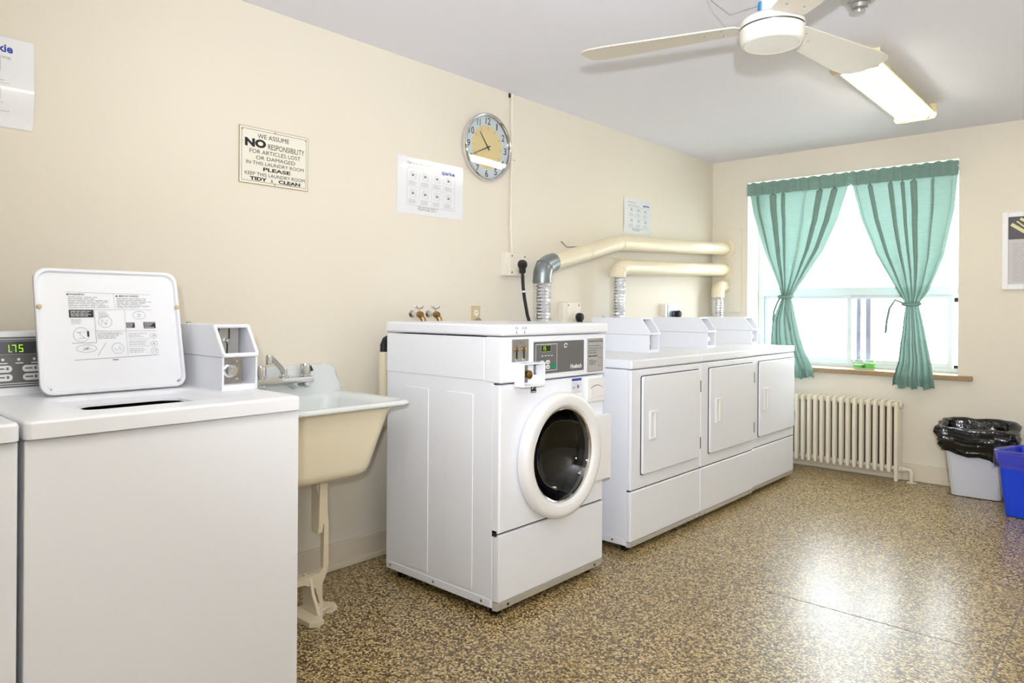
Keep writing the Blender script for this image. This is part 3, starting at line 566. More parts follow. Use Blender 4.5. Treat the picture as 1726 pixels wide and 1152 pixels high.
# ------------------------------------------------------------------ dryers
def make_dryer(lab):
    Wd = 0.697; D = 0.665; ZT = 0.914
    t = thing('dryer', lab, 'dryer', (0, 0, 0), 'coin dryers in a row')
    obj('cabinet', box(B(), -D, -0.024, 0.003, Wd-0.003, 0.032, 0.868, 0.003), ENAM2, t)
    obj('top', box(B(), -D, 0.004, 0.001, Wd-0.001, 0.870, ZT, 0.008, 3), ENAM, t)
    obj('front_panel', box(B(), -0.026, 0, 0.003, Wd-0.003, 0.296, 0.866, 0.007, 3), ENAM, t)
    obj('lower_panel', box(B(), -0.026, 0, 0.003, Wd-0.003, 0.052, 0.291, 0.007, 3), ENAM, t)
    obj('seam_gap', box(B(), -0.026, -0.008, 0.006, Wd-0.006, 0.286, 0.300), DARK, t)
    bm = B(); prism(bm, [(-0.028, 0.026), (-0.006, 0.028), (0.0, 0.05), (-0.028, 0.05)], (0, Wd-0.008, 0), XU, ZU, Wd-0.016); kp = obj('kick_rail', bm, KICK, t)
    for yy in (0.06, Wd-0.06):
        bm = B(); lathe(bm, [(0.006, 0), (0.005, 0.002), (0, 0.003)], (-0.003, yy, 0.04), (1, 0, -0.2), 10); obj('screw', bm, STEEL, kp)
    bm = B(); prism(bm, rrect(-D+0.015, -0.04, 0.036, 0.066, 0.006, 3), (0, 0.003, 0), XU, ZU, 0.003, 0.002); sb = obj('side_base_strip', bm, ENAM2, t)
    bm = B(); lathe(bm, [(0.006, 0), (0.005, 0.002), (0, 0.003)], (-0.10, 0, 0.05), (0, -1, 0), 10); obj('screw', bm, STEEL, sb)
    for (fx, fy) in ((-0.06, 0.05), (-0.06, Wd-0.05), (-D+0.06, 0.05), (-D+0.06, Wd-0.05)):
        bm = B(); lathe(bm, [(0.02, 0), (0.022, 0.012), (0.01, 0.016), (0.01, 0.034)], (fx, fy, 0), ZU, 12, cap0=True, cap1=True); obj('foot', bm, RUBBER, t)
    d0, d1, e0, e1 = 0.088, 0.668, 0.362, 0.832
    bm = B(); prism(bm, rrect(d0-0.003, d1+0.004, e0-0.004, e1+0.004, 0.012, 4), (0, 0, 0), YU, ZU, 0.0035); obj('door_seal', bm, DARK, t)
    bm = B(); prism(bm, rrect(d0, d1, e0, e1, 0.011, 4), (0.002, 0, 0), YU, ZU, 0.013, 0.004); dr = obj('door', bm, ENAM, t)
    hx = 0.0145; h0, h1, k0, k1 = 0.142, 0.210, 0.524, 0.660
    bm = B(); f = 0.009
    box(bm, hx, hx+0.010, h0, h0+f, k0, k1, 0.002); box(bm, hx, hx+0.010, h1-f*2.6, h1, k0, k1, 0.003); box(bm, hx, hx+0.010, h0+f, h1-f*2.6, k0, k0+f, 0.002); box(bm, hx, hx+0.010, h0+f, h1-f*2.6, k1-f, k1, 0.002); box(bm, hx-0.001, hx+0.001, h0+f, h1-f*2.6, k0+f, k1-f)
    obj('handle', bm, PLAS, dr)
    for zz in (0.742, 0.436):
        bm = B(); box(bm, 0.001, 0.014, d1+0.003, d1+0.010, zz-0.030, zz+0.030, 0.002); sweep(bm, [(0.010, d1+0.0065, zz-0.031), (0.010, d1+0.0065, zz+0.031)], 0.005, 8); obj('hinge', bm, mat('hinge_dark_steel', s(92, 90, 88), 0.4, 0.6), t)
    meter_box(t, -0.645, Wd-0.112, ZT)
    return t
d1_ = make_dryer('white coin dryer next to the front-loading washer, nearest of the three')
yd0 = 2.845
d2_ = dup(d1_, (0.858, yd0+0.700, 0)); d2_['label'] = 'white coin dryer in the middle of the row of three'
d3_ = dup(d1_, (0.845, yd0+1.402, 0)); d3_['label'] = 'white coin dryer beside the radiator, farthest of the three'
d1_.location = (0.858, yd0, 0)
def stuff(o): o['kind'] = 'stuff'; return o
# ------------------------------------------------------------------ laundry sink
t = thing('laundry_sink', 'old cream cast-iron laundry sink with chrome faucet between the washers', 'sink', (0.26, 1.5, 0))
def RL(x0, x1, y0, y1, r, z): return [(p[0], p[1], z) for p in rrect(x0, x1, y0, y1, r, 5)]
bm = B(); loft(bm, [RL(0.045, 0.500, 1.215, 1.765, 0.05, 0.776), RL(0.05, 0.475, 1.225, 1.750, 0.06, 0.755), RL(0.065, 0.435, 1.285, 1.690, 0.06, 0.545), RL(0.072, 0.428, 1.295, 1.680, 0.06, 0.522), RL(0.09, 0.405, 1.32, 1.655, 0.06, 0.505), RL(0.12, 0.37, 1.35, 1.62, 0.05, 0.500)], cap0=False)
obj('basin_outside', bm, SINKOUT, t, ang=60)
bm = B(); loft(bm, [RL(0.042, 0.500, 1.212, 1.768, 0.05, 0.776), RL(0.030, 0.520, 1.190, 1.795, 0.04, 0.774), RL(0.028, 0.526, 1.186, 1.800, 0.04, 0.782), RL(0.030, 0.522, 1.190, 1.796, 0.04, 0.792), RL(0.036, 0.508, 1.202, 1.782, 0.04, 0.796), RL(0.050, 0.490, 1.222, 1.760, 0.05, 0.787), RL(0.060, 0.470, 1.24, 1.738, 0.06, 0.765), RL(0.078, 0.425, 1.295, 1.68, 0.06, 0.55), RL(0.10, 0.40, 1.32, 1.65, 0.05, 0.52)], cap0=False)
obj('basin_inside', bm, SINKIN, t, ang=60)
prof = [(1.20, 0.775), (1.80, 0.775), (1.797, 0.797), (1.784, 0.806), (1.775, 0.826), (1.773, 0.870), (1.766, 0.892), (1.748, 0.906), (1.72, 0.910), (1.28, 0.910), (1.252, 0.906), (1.234, 0.892), (1.227, 0.870), (1.225, 0.826), (1.216, 0.806), (1.203, 0.797)]
bm = B(); prism(bm, prof, (0.002, 0, 0), YU, ZU, 0.046, 0.008); obj('backsplash', bm, SINKIN, t, ang=50)
# pedestal leg
bm = B()
prism(bm, [(1.478, 0.505), (1.540, 0.505), (1.528, 0.46), (1.530, 0.36), (1.541, 0.345), (1.541, 0.165), (1.534, 0.142), (1.510, 0.110), (1.512, 0.075), (1.520, 0.03), (1.500, 0.028), (1.486, 0.10), (1.44, 0.125), (1.30, 0.130), (1.30, 0.142), (1.50, 0.147), (1.520, 0.165), (1.523, 0.33), (1.505, 0.35), (1.49, 0.46)], (0.318, 0, 0), YU, ZU, 0.028, 0.004)
prism(bm, [(0.30, 0.505), (0.36, 0.505), (0.352, 0.33), (0.344, 0.30), (0.30, 0.30)], (0, 1.512, 0), XU, ZU, 0.02)
prism(bm, [(0.30, 0.145), (0.344, 0.145), (0.362, 0.085), (0.405, 0.018), (0.30, 0.018)], (0, 1.470, 0), XU, ZU, 0.012)
obj('leg', bm, LEGM, t, ang=40)
bm = B(); prism(bm, [(0.275, 1.40), (0.43, 1.405), (0.448, 1.43), (0.438, 1.462), (0.405, 1.470), (0.372, 1.490), (0.366, 1.515), (0.378, 1.540), (0.366, 1.566), (0.335, 1.575), (0.300, 1.555), (0.285, 1.51), (0.275, 1.45)], (0, 0, 0.0), XU, YU, 0.018, 0.006); obj('leg_foot', bm, LEGM, t)
bm = B(); prism(bm, [(0.30, 1.455), (0.40, 1.455), (0.362, 1.50), (0.350, 1.520), (0.318, 1.525), (0.30, 1.50)], (0, 0, 0.016), XU, YU, 0.022, 0.008); obj('leg_base', bm, LEGM, t)
bm = B(); sweep(bm, [(0.20, 1.46, 0.505), (0.20, 1.46, 0.30), (0.19, 1.455, 0.27), (0.16, 1.45, 0.255), (0.05, 1.45, 0.255), (0.026, 1.45, 0.255)], 0.022, 12); tag(obj('drain_pipe', bm, mat('drain_pipe_dark', s(96, 88, 76), 0.5, 0.4, var=0.2), t), 'dull grey drain pipe')
# faucet
bm = B(); box(bm, 0.050, 0.120, 1.375, 1.615, 0.846, 0.872, 0.006); box(bm, 0.05, 0.10, 1.585, 1.613, 0.825, 0.85, 0.006); box(bm, 0.05, 0.10, 1.385, 1.413, 0.825, 0.85, 0.006)
fa = obj('faucet', bm, CHROME, t)
bm = B(); lathe(bm, [(0.020, 0), (0.020, 0.006), (0.014, 0.012), (0.0135, 0.03), (0.012, 0.034), (0, 0.034)], (0.09, 1.495, 0.872), ZU, 18); sweep(bm, [(0.09, 1.495, 0.890), (0.10, 1.475, 0.912), (0.125, 1.430, 0.945), (0.14, 1.410, 0.957), (0.150, 1.395, 0.957)], [0.012, 0.0115, 0.011, 0.011, 0.011], 12); lathe(bm, [(0.011, 0.012), (0.013, 0.006), (0.013, -0.022), (0.010, -0.024), (0, -0.02)], (0.150, 1.397, 0.955), ZU, 14)
obj('spout', bm, CHROME, fa)
for yy in (1.395, 1.590):
    bm = B(); lathe(bm, [(0.013, 0), (0.013, 0.008), (0.022, 0.010), (0.0215, 0.044), (0.019, 0.050), (0, 0.052)], (0.09, yy, 0.872), ZU, 16); obj('handle', bm, CHROME, fa)
bm = B(); lathe(bm, [(0.019, -0.004), (0.019, 0.02), (0.026, 0.022), (0.026, 0.03), (0.01, 0.034), (0, 0.034)], (0.048, 1.545, 0.845), XU, 16); obj('hose_nut', bm, CHROME, fa)
bm = B(); sweep(bm, [(0.05, 1.618, 0.900), (0.07, 1.628, 0.905), (0.075, 1.632, 0.888)], 0.007, 8); tag(obj('plug_stopper', bm, RUBBER, t), 'black rubber stopper')
# standpipe behind the front loader
t = thing('drain_standpipe', 'cream drain standpipe with black hose hook behind the front-loading washer', 'pipe', (0.10, 1.985, 0.6))
bm = B(); sweep(bm, [(0.002, 1.985, 0.62), (0.06, 1.985, 0.62)]+bendpath((0.05, 1.985, 0.62), (0.10, 1.985, 0.62), (0.10, 1.985, 0.7), 0.03, 5)+[(0.10, 1.985, 0.955)], 0.024, 16); obj('pipe', bm, PIPE, t)
bm = B(); sweep(bm, [(0.10, 1.985, 0.93), (0.10, 1.985, 0.985), (0.108, 1.99, 1.008), (0.13, 1.995, 1.018), (0.16, 2.0, 1.012), (0.18, 2.0, 0.985), (0.185, 2.0, 0.85)], 0.017, 10); obj('hose', bm, RUBBER, t)
# ------------------------------------------------------------------ exhaust ducts
def hose(parent, x, y, z0, z1, seed, r=0.051):
    rnd = random.Random(seed); bm = B(); prof = []; n = int((z1-z0)/0.0095)
    for i in range(n+1):
        z = z0+(z1-z0)*i/n
        prof.append((r*(0.94 if i % 2 else 1.03)+rnd.uniform(-0.0015, 0.0015), z))
    lathe(bm, prof, (x, y, 0), ZU, 24)
    for v in bm.verts: v.co += Vector((noise.noise(v.co*22+Vector((seed, 0, 0))), noise.noise(v.co*22+Vector((0, seed, 9))), 0))*0.0035
    return obj('foil_hose', bm, FOIL, parent, ang=25)
def collar(bm, p, d, r): lathe(bm, [(r, -0.004), (r+0.003, -0.003), (r+0.003, 0.003), (r, 0.004)], p, d, 24)
t = thing('exhaust_duct', 'upper dryer exhaust duct with grey galvanised elbow and sloping cream pipe', 'duct', (0.115, 3.09, 0.72), 'dryer exhaust ducts')
XD = 0.115
hose(t, XD, 3.085, 0.72, 1.315, 1)
e = (XD, 3.085, 1.40); bp = (XD, 3.85, 1.585)
bm = B(); pts = [Vector((XD, 3.085, 1.30))]+bendpath((XD, 3.085, 1.2), e, bp, 0.075)+[Vector((XD, 3.185, 1.424))]; sweep(bm, pts, 0.053, 24, cap=False); collar(bm, (XD, 3.085, 1.312), ZU, 0.053); collar(bm, pts[5], pts[6]-pts[4], 0.053); obj('elbow', bm, GALV, t)
d_ = (Vector(bp)-Vector(e)).normalized(); pend = Vector((XD, YB-0.008, 1.652))
bm = B(); sweep(bm, [Vector(e)+d_*0.10, Vector(bp)-d_*0.02]+bendpath(e, bp, pend, 0.02, 3)[1:]+[pend], 0.0495, 24, cap=False); p1 = obj('pipe', bm, PIPE, t)
for q, dd_ in ((Vector(e)+d_*0.44, d_), (Vector(bp)+Vector((0, 0.02, 0)), Vector((0, 1, 0)))):
    bm = B(); collar(bm, q, dd_, 0.0493); obj('joint', bm, PIPE, p1)
bm = B(); lathe(bm, [(0.05, 0.010), (0.086, 0.008), (0.088, 0.0), (0.05, 0.0)], (XD, YB-0.012, 1.652), (0, -1, 0), 28); obj('wall_collar', bm, PIPE, t)
qq = Vector(e)+d_*0.32; bm = B(); sweep(bm, [(0.005, qq.y, qq.z+0.09), (0.014, qq.y, qq.z+0.085), (0.05, qq.y, qq.z+0.054), (XD, qq.y+0.01, qq.z+0.052)], 0.004, 6); obj('strap', bm, STEEL, t)
t = thing('exhaust_duct', 'lower dryer exhaust duct with level cream pipe and cream elbow', 'duct', (0.115, 3.85, 0.72), 'dryer exhaust ducts')
hose(t, XD, 3.85, 0.72, 1.375, 2)
pend = Vector((XD, YB-0.008, 1.482)); e = (XD, 3.85, 1.428)
bm = B(); pts = [Vector((XD, 3.85, 1.36))]+bendpath((XD, 3.85, 1.2), e, pend, 0.06)+[Vector((XD, 3.96, 1.431))]; sweep(bm, pts, 0.0525, 24, cap=False); collar(bm, (XD, 3.85, 1.372), ZU, 0.0525); collar(bm, pts[4], pts[5]-pts[3], 0.0525); obj('elbow', bm, PIPE, t)
bm = B(); sweep(bm, [Vector((XD, 3.93, 1.430)), pend], 0.0495, 24, cap=False); obj('pipe', bm, PIPE, t)
bm = B(); lathe(bm, [(0.05, 0.010), (0.066, 0.008), (0.067, 0.0), (0.05, 0.0)], (XD, YB-0.012, 1.482), (0, -1, 0), 28); obj('wall_collar', bm, PIPE, t)
bm = B(); sweep(bm, [(0.006, 3.93, 1.50), (0.05, 3.93, 1.492), (0.11, 3.94, 1.484)], 0.004, 6); obj('strap', bm, PIPE, t)
t = thing('exhaust_duct', 'short dryer exhaust duct in the corner by the window', 'duct', (0.11, 5.29, 0.72), 'dryer exhaust ducts')
hose(t, 0.11, 5.295, 0.72, 1.265, 3)
bm = B(); pts = [Vector((0.11, 5.295, 1.255))]+bendpath((0.11, 5.295, 1.2), (0.11, 5.295, 1.345), (0.11, YB, 1.345), 0.055)+[Vector((0.11, YB-0.008, 1.345))]; sweep(bm, pts, 0.0525, 24, cap=False); collar(bm, (0.11, 5.295, 1.266), ZU, 0.0525); obj('elbow', bm, PIPE, t)
# ------------------------------------------------------------------ wall services
t = thing('wall_conduit', 'thin cream electrical conduit running down from the ceiling', 'conduit', (0.012, 2.935, 1.465))
bm = B(); sweep(bm, [(0.012, 2.937, CE-0.002), (0.012, 2.937, 2.0), (0.012, 2.934, 1.72), (0.012, 2.931, 1.60), (0.014, 2.935, 1.56), (0.018, 2.935, 1.468)], 0.010, 12); obj('tube', bm, WALL, t)
bm = B(); box(bm, 0, 0.024, 2.912, 2.962, 1.985, 2.001, 0.003); obj('strap', bm, WALL, t)
bm = B(); box(bm, 0, 0.004, 2.918, 2.956, 2.335, 2.358, 0.001); tag(obj('hole_edge', bm, RUBBER, t), 'dark ragged hole at the ceiling')
def outlet(nm, lab, y0, y1, z0, z1, py, pz, plate, pm):
    t = thing(nm, lab, 'outlet', (0.02, (y0+y1)/2, (z0+z1)/2), 'heavy duty wall outlets'); bm = B(); box(bm, 0, 0.045, y0, y1, z0, z1, 0.004); obj('box', bm, BOXP, t)
    bm = B(); box(bm, 0.044, 0.049, y0+0.03, y1-0.004, z0+0.004, z1-0.004, 0.002); p = obj('cover_plate', bm, pm, t)
    for (a, b) in ((y0+0.045, z1-0.02), (y1-0.022, z1-0.02), (y0+0.045, z0+0.02)):
        bm = B(); lathe(bm, [(0.005, 0), (0.003, 0.002), (0, 0.002)], (0.049, a, b), XU, 10); obj('screw', bm, DARK, p)
    bm = B(); lathe(bm, [(0.027, 0), (0.027, 0.006), (0.02, 0.007), (0, 0.007)], (0.049, py, pz), XU, 20); obj('receptacle', bm, pm, p)
outlet('dryer_outlet', 'cream outlet box below the conduit', 2.858, 3.032, 1.335, 1.466, 2.962, 1.400, True, BOXP)
outlet('dryer_outlet', 'cream outlet box above the first meter box, right of the galvanised duct', 3.372, 3.545, 1.04, 1.197, 3.500, 1.105, True, BOXP)
outlet('dryer_outlet', 'outlet box with grey cover plate under the cream pipes', 4.585, 4.790, 1.04, 1.196, 4.725, 1.125, True, GALV)
def plug(lab, y, z, pts):
    t = thing('power_plug', lab, 'plug', (0.06, y, z), 'black dryer plugs')
    bm = B(); lathe(bm, [(0.021, 0.0), (0.026, 0.006), (0.027, 0.022), (0.022, 0.034), (0.010, 0.038), (0, 0.038)], (0.0565, y, z), XU, 20); box(bm, 0.060, 0.088, y-0.017, y+0.017, z-0.050, z, 0.008); obj('plug_body', bm, RUBBER, t)
    bm = B(); sweep(bm, pts, 0.0095, 10); c = obj('cord', bm, RUBBER, t)
    return c
c = plug('black plug with long thick cord hanging from the outlet under the conduit', 2.962, 1.400, [(0.074, 2.962, 1.36), (0.076, 2.966, 1.28), (0.080, 2.972, 1.22), (0.088, 2.990, 1.12), (0.10, 3.004, 1.06), (0.11, 3.01, 0.9), (0.12, 3.01, 0.7)])
bm = B(); lathe(bm, [(0.0105, -0.005), (0.0105, 0.005)], (0.078, 2.969, 1.25), (0.03, 0.09, -1), 12); tag(obj('cord_band', bm, PLAS, c), 'white band on the cord')
plug('black plug in the outlet right of the galvanised duct', 3.500, 1.105, [(0.074, 3.500, 1.07), (0.08, 3.505, 1.0), (0.09, 3.51, 0.85), (0.10, 3.51, 0.7)])
plug('black plug in the outlet with grey plate', 4.725, 1.125, [(0.074, 4.725, 1.09), (0.08, 4.73, 1.0), (0.09, 4.735, 0.85), (0.10, 4.735, 0.7)])
for i, (yy, lab) in enumerate(((2.232, 'brass hose tap above the front-loading washer, left one'), (2.338, 'brass hose tap above the front-loading washer, right one'))):
    t = thing('hose_tap', lab, 'tap', (0.04, yy, 1.115), 'brass hose taps')
    bm = B(); sweep(bm, [(0.0, yy-0.004, 1.125), (0.05, yy, 1.122)], 0.010, 10); lathe(bm, [(0.018, 0), (0.018, 0.004), (0.01, 0.006)], (0.0, yy-0.004, 1.125), XU, 14); obj('stub_pipe', bm, CHROME, t)
    bm = B(); lathe(bm, [(0.013, 0), (0.016, 0.008), (0.016, 0.02), (0.012, 0.03), (0.0, 0.03)], (0.045, yy, 1.122), XU, 12); sweep(bm, [(0.055, yy, 1.125), (0.068, yy+0.012, 1.10), (0.072, yy+0.016, 1.075)], [0.012, 0.013, 0.015], 12); obj('valve_body', bm, BRASS, t)
    bm = B(); sweep(bm, [(0.055, yy, 1.125), (0.05, yy, 1.150)], 0.004, 8)
    for k in range(4):
        a = k*pi/2+0.4; sweep(bm, [(0.05, yy, 1.150), (0.05+cos(a)*0.018, yy+sin(a)*0.018, 1.156), (0.05+cos(a)*0.022, yy+sin(a)*0.022, 1.164)], 0.0028, 6)
    obj('handle', bm, CHROME, t)
t = thing('wall_receptacle', 'small almond wall receptacle just above the washer top', 'outlet', (0.004, 2.668, 1.12))
bm = B(); box(bm, 0, 0.006, 2.636, 2.700, 1.055, 1.168, 0.002); p = obj('plate', bm, ALMOND, t)
bm = B(); lathe(bm, [(0.017, 0), (0.0165, 0.002), (0, 0.002)], (0.006, 2.668, 1.130), XU, 18); obj('socket', bm, PLAS, t)
for a in (-0.005, 0.005):
    bm = B(); box(bm, 0.0078, 0.0088, 2.668+a-0.001, 2.668+a+0.001, 1.128, 1.137); obj('slot', bm, DARK, t)
bm = B(); lathe(bm, [(0.016, 0), (0.02, 0.012), (0.012, 0.026), (0, 0.028)], (0.006, 2.675, 1.085), XU, 16); obj('plug', bm, mat('grey_plug', s(150, 146, 136), 0.5), t)
# ------------------------------------------------------------------ clock
CY_, CZ_ = 2.728, 2.02; R_ = 0.182
t = thing('wall_clock', 'round chrome-rimmed wall clock with cream dial reading 10:40', 'clock', (0.008, CY_, CZ_))
tl = Matrix.Rotation(radians(1.7), 3, 'Y')     # leans forward a little at the top
def K(bm):
    bmesh.ops.rotate(bm, verts=bm.verts, cent=(0.0, CY_, CZ_-R_), matrix=tl); return bm
bm = B(); lathe(bm, [(0.165, 0.001), (0.176, 0.004), (0.182, 0.016), (0.180, 0.030), (0.174, 0.036), (0.168, 0.034), (0.164, 0.024)], (0, CY_, CZ_), XU, 64); obj('rim', K(bm), CHROME, t, ang=50)
bm = B(); lathe(bm, [(0.165, 0.0), (0.165, 0.016), (0.112, 0.016)], (0, CY_, CZ_), XU, 64, cap0=True); obj('number_ring', K(bm), CLKR, t)
bm = B(); lathe(bm, [(0.116, 0.016), (0.115, 0.0175), (0, 0.0175)], (0, CY_, CZ_), XU, 64); dl = obj('dial', K(bm), CLKD, t)
O = (0.0, CY_, CZ_)
for h in range(1, 13):
    a = pi/2-h*pi/6; u, v = cos(a)*0.140, sin(a)*0.140; ww = 0.0115 if h < 10 else 0.019
    if h == 1: ww = 0.005
    if h == 11: ww = 0.012
    bm = B(); text(bm, str(h), O, YU, ZU, u-ww, u+ww, v-0.0185, v+0.0185, 0.012, lift=0.0165); stuff(obj('numeral', K(bm), mat('numeral_slate', s(40, 44, 52), 0.5), t))
bm = B()
for h in range(12):
    a = pi/2-h*pi/6; line2(bm, O, YU, ZU, (cos(a)*0.092, sin(a)*0.092), (cos(a)*0.110, sin(a)*0.110), 0.0022, 0.0181)
stuff(obj('tick_marks', K(bm), INKG, dl))
def hand(nm, hours, L_, wd, lift):
    a = pi/2-hours*pi/6; bm = B(); d = Vector((cos(a), sin(a))); n_ = Vector((-d.y, d.x))
    prism(bm, [tuple(-d*0.02+n_*wd), tuple(-d*0.02-n_*wd), tuple(d*L_-n_*wd*0.4), tuple(d*L_+n_*wd*0.4)], (lift, CY_, CZ_), YU, ZU, 0.0012); obj(nm, K(bm), INK, t)
hand('hour_hand', 10.68, 0.098, 0.0042, 0.0195); hand('minute_hand', 8.15, 0.125, 0.0032, 0.0215)
bm = B(); lathe(bm, [(0.006, 0.018), (0.006, 0.024), (0, 0.025)], (0, CY_, CZ_), XU, 12); obj('hub', K(bm), INK, t)
bm = B(); lathe(bm, [(0.167, 0.027), (0, 0.029)], (0, CY_, CZ_), XU, 48); obj('glass', K(bm), CGLASS, t)
# ------------------------------------------------------------------ sign and posters
t = thing('notice_sign', 'cream enamel sign reading WE ASSUME NO RESPONSIBILITY in black letters', 'sign', (0.002, 1.498, 1.757))
Y0, Y1, Z0, Z1 = 1.346, 1.650, 1.646, 1.870
bm = B(); prism(bm, rrect(Y0, Y1, Z0, Z1, 0.005, 3), (0.001, 0, 0), YU, ZU, 0.004, 0.002); obj('plate', bm, SIGNW, t)
bm = B()
for a, b, c, d in ((Y0, Y1, Z0-0.0012, Z0+0.0008), (Y0, Y1, Z1-0.0008, Z1+0.001), (Y0-0.001, Y0+0.0008, Z0, Z1), (Y1-0.0008, Y1+0.001, Z0, Z1)): box(bm, 0.0008, 0.0052, a, b, c, d)
obj('worn_edge', bm, RUST, t)
O = (0.005, Y0, Z0); bm = B(); W_, H_ = Y1-Y0, Z1-Z0
outline(bm, O, YU, ZU, 0.008, W_-0.008, 0.009, H_-0.009, 0.0014, 0.0004)
rows = [('WE ASSUME', 0.075, 0.215, 0.184, 0.202, 0.0), ('NO', 0.022, 0.112, 0.146, 0.180, 0.055), ('RESPONSIBILITY', 0.121, 0.286, 0.146, 0.168, 0.0), ('FOR ARTICLES LOST', 0.042, 0.268, 0.122, 0.138, 0.0), ('OR DAMAGED', 0.069, 0.243, 0.099, 0.114, 0.0), ('IN THIS LAUNDRY ROOM', 0.027, 0.284, 0.077, 0.091, 0.0), ('PLEASE', 0.100, 0.222, 0.055, 0.070, 0.03), ('KEEP THIS LAUNDRY ROOM', 0.022, 0.289, 0.033, 0.047, 0.0)]
for tx, a, b, c, d, bo in rows: text(bm, tx, O, YU, ZU, a, b, c, d, bo if bo else 0.0, lift=0.0006)
text(bm, 'TIDY', O, YU, ZU, 0.043, 0.117, 0.0115+0.002, 0.028, 0.04, lift=0.0006); text(bm, '&', O, YU, ZU, 0.134, 0.144, 0.0135, 0.026, 0.0, lift=0.0006); text(bm, 'CLEAN', O, YU, ZU, 0.168, 0.268, 0.0135, 0.028, 0.04, lift=0.0006)
text(bm, 'The Management', O, YU, ZU, 0.185, 0.258, 0.0105, 0.0125+0.0005, 0.0, shear=0.3, lift=0.0007)
stuff(obj('lettering', bm, INK, t))
for (a, b) in ((0.011, H_-0.014), (W_-0.011, H_-0.014), (W_/2, 0.006), (W_/2, H_-0.006)):
    bm = B(); lathe(bm, [(0.0035, 0), (0.002, 0.0015), (0, 0.0018)], (0.005, Y0+a, Z0+b), XU, 10); obj('nail', bm, RUST, t)
def poster(lab, y0, y1, z0, z1, logo, title, cells, bow, seed, mar=0.04):
    t = thing('instruction_poster', lab, 'poster', (0.002, (y0+y1)/2, (z0+z1)/2), 'laminated wall posters'); rnd = random.Random(seed); W_, H_ = y1-y0, z1-z0
    bm = B(); n = 14; gx = lambda v: 0.0022+bow*(0.5-0.5*cos(2*pi*v))+bow*0.4*sin(5*v)**2
    R = [[bm.verts.new((gx(j/n)+(0.0 if k else -0.0012), y0+W_*i, z0+H_*j/n)) for j in range(n+1) for i in (0, 1)] for k in (1, 0)]
    for k in (0, 1):
        for j in range(n):
            a = R[k]; bm.faces.new((a[2*j], a[2*j+1], a[2*j+3], a[2*j+2]))
    for j in range(n):
        bm.faces.new((R[0][2*j], R[0][2*j+2], R[1][2*j+2], R[1][2*j])); bm.faces.new((R[0][2*j+1], R[0][2*j+3], R[1][2*j+3], R[1][2*j+1]))
    sh = obj('sheet', bm, PAPER, t)
    O = (0, y0, z0); gr, bl, bk = B(), B(), B()
    def flush(bm): 
        for v in bm.verts: v.co.x += gx((v.co.z-z0)/H_)+0.0006
        return bm
    a, b, c, d = logo; text(bl, 'sparkie', O, YU, ZU, a*W_, b*W_, c*H_, d*H_, 0.03)
    if not title: text(gr, 'SOLUTIONS', O, YU, ZU, (a+0.01)*W_, (b-0.01)*W_, (c-0.045)*H_, (c-0.02)*H_)
    if title: text(bk, 'Operating Instructions', O, YU, ZU, title[0]*W_, title[1]*W_, title[2]*H_, title[3]*H_)
    X0, X1, Q0, Q1, nx, ny = cells
    greek(gr, O, YU, ZU, X0*W_, (X0+0.4)*W_, (Q1+0.01)*H_, (Q1+0.035)*H_, 1, 0.0028, 0, rnd)
    outline(gr, O, YU, ZU, X0*W_, X1*W_, Q0*H_, Q1*H_, 0.0012)
    for i in range(nx):
        for j in range(ny):
            xa = (X0+(X1-X0)*i/nx)*W_; xb = (X0+(X1-X0)*(i+1)/nx)*W_; za = (Q0+(Q1-Q0)*j/ny)*H_; zb = (Q0+(Q1-Q0)*(j+1)/ny)*H_
            if i: rect(gr, O, YU, ZU, xa-0.0004, xa+0.0004, za, zb)
            if j: rect(gr, O, YU, ZU, xa, xb, za-0.0004, za+0.0004)
            cw, chh = xb-xa, zb-za
            greek(gr, O, YU, ZU, xa+cw*0.12, xb-cw*0.15, za+chh*0.08, za+chh*0.34, 4, chh*0.022, 0, rnd)
            outline(gr, O, YU, ZU, xa+cw*0.25, xa+cw*0.72, za+chh*0.45, za+chh*0.88, 0.0010)
            rect(bk, O, YU, ZU, xa+cw*0.36, xa+cw*0.52, za+chh*0.60, za+chh*0.70); line2(bk, O, YU, ZU, (xa+cw*0.3, za+chh*0.8), (xa+cw*0.6, za+chh*0.66), 0.0016); line2(gr, O, YU, ZU, (xa+cw*0.5, za+chh*0.85), (xa+cw*0.66, za+chh*0.5), 0.0014)
    greek(bk, O, YU, ZU, 0.3*W_, 0.68*W_, 0.075*H_, 0.15*H_, 3, 0.0024, 0, rnd)
    pr = stuff(obj('print_grey', flush(gr), INKL, sh)); stuff(obj('print_black', flush(bk), INKG, sh)); stuff(obj('logo', flush(bl), BLUE, sh))
poster('wide laminated instruction poster left of the clock', 2.133, 2.566, 1.611, 1.886, (0.655, 0.865, 0.775, 0.875), (0.14, 0.49, 0.865, 0.925), (0.14, 0.865, 0.155, 0.80, 4, 2), 0.0005, 1)
poster('small laminated poster above the exhaust pipes', 4.090, 4.447, 1.683, 1.925, (0.68, 0.91, 0.80, 0.88), (0.14, 0.42, 0.86, 0.91), (0.14, 0.90, 0.16, 0.78, 3, 2), 0.004, 2)
poster('laminated poster cut off by the left edge of the picture', 0.225, 0.655, 1.709, 1.989, (0.64, 0.868, 0.80, 0.92), None, (0.10, 0.845, 0.17, 0.78, 4, 2), 0.012, 3)
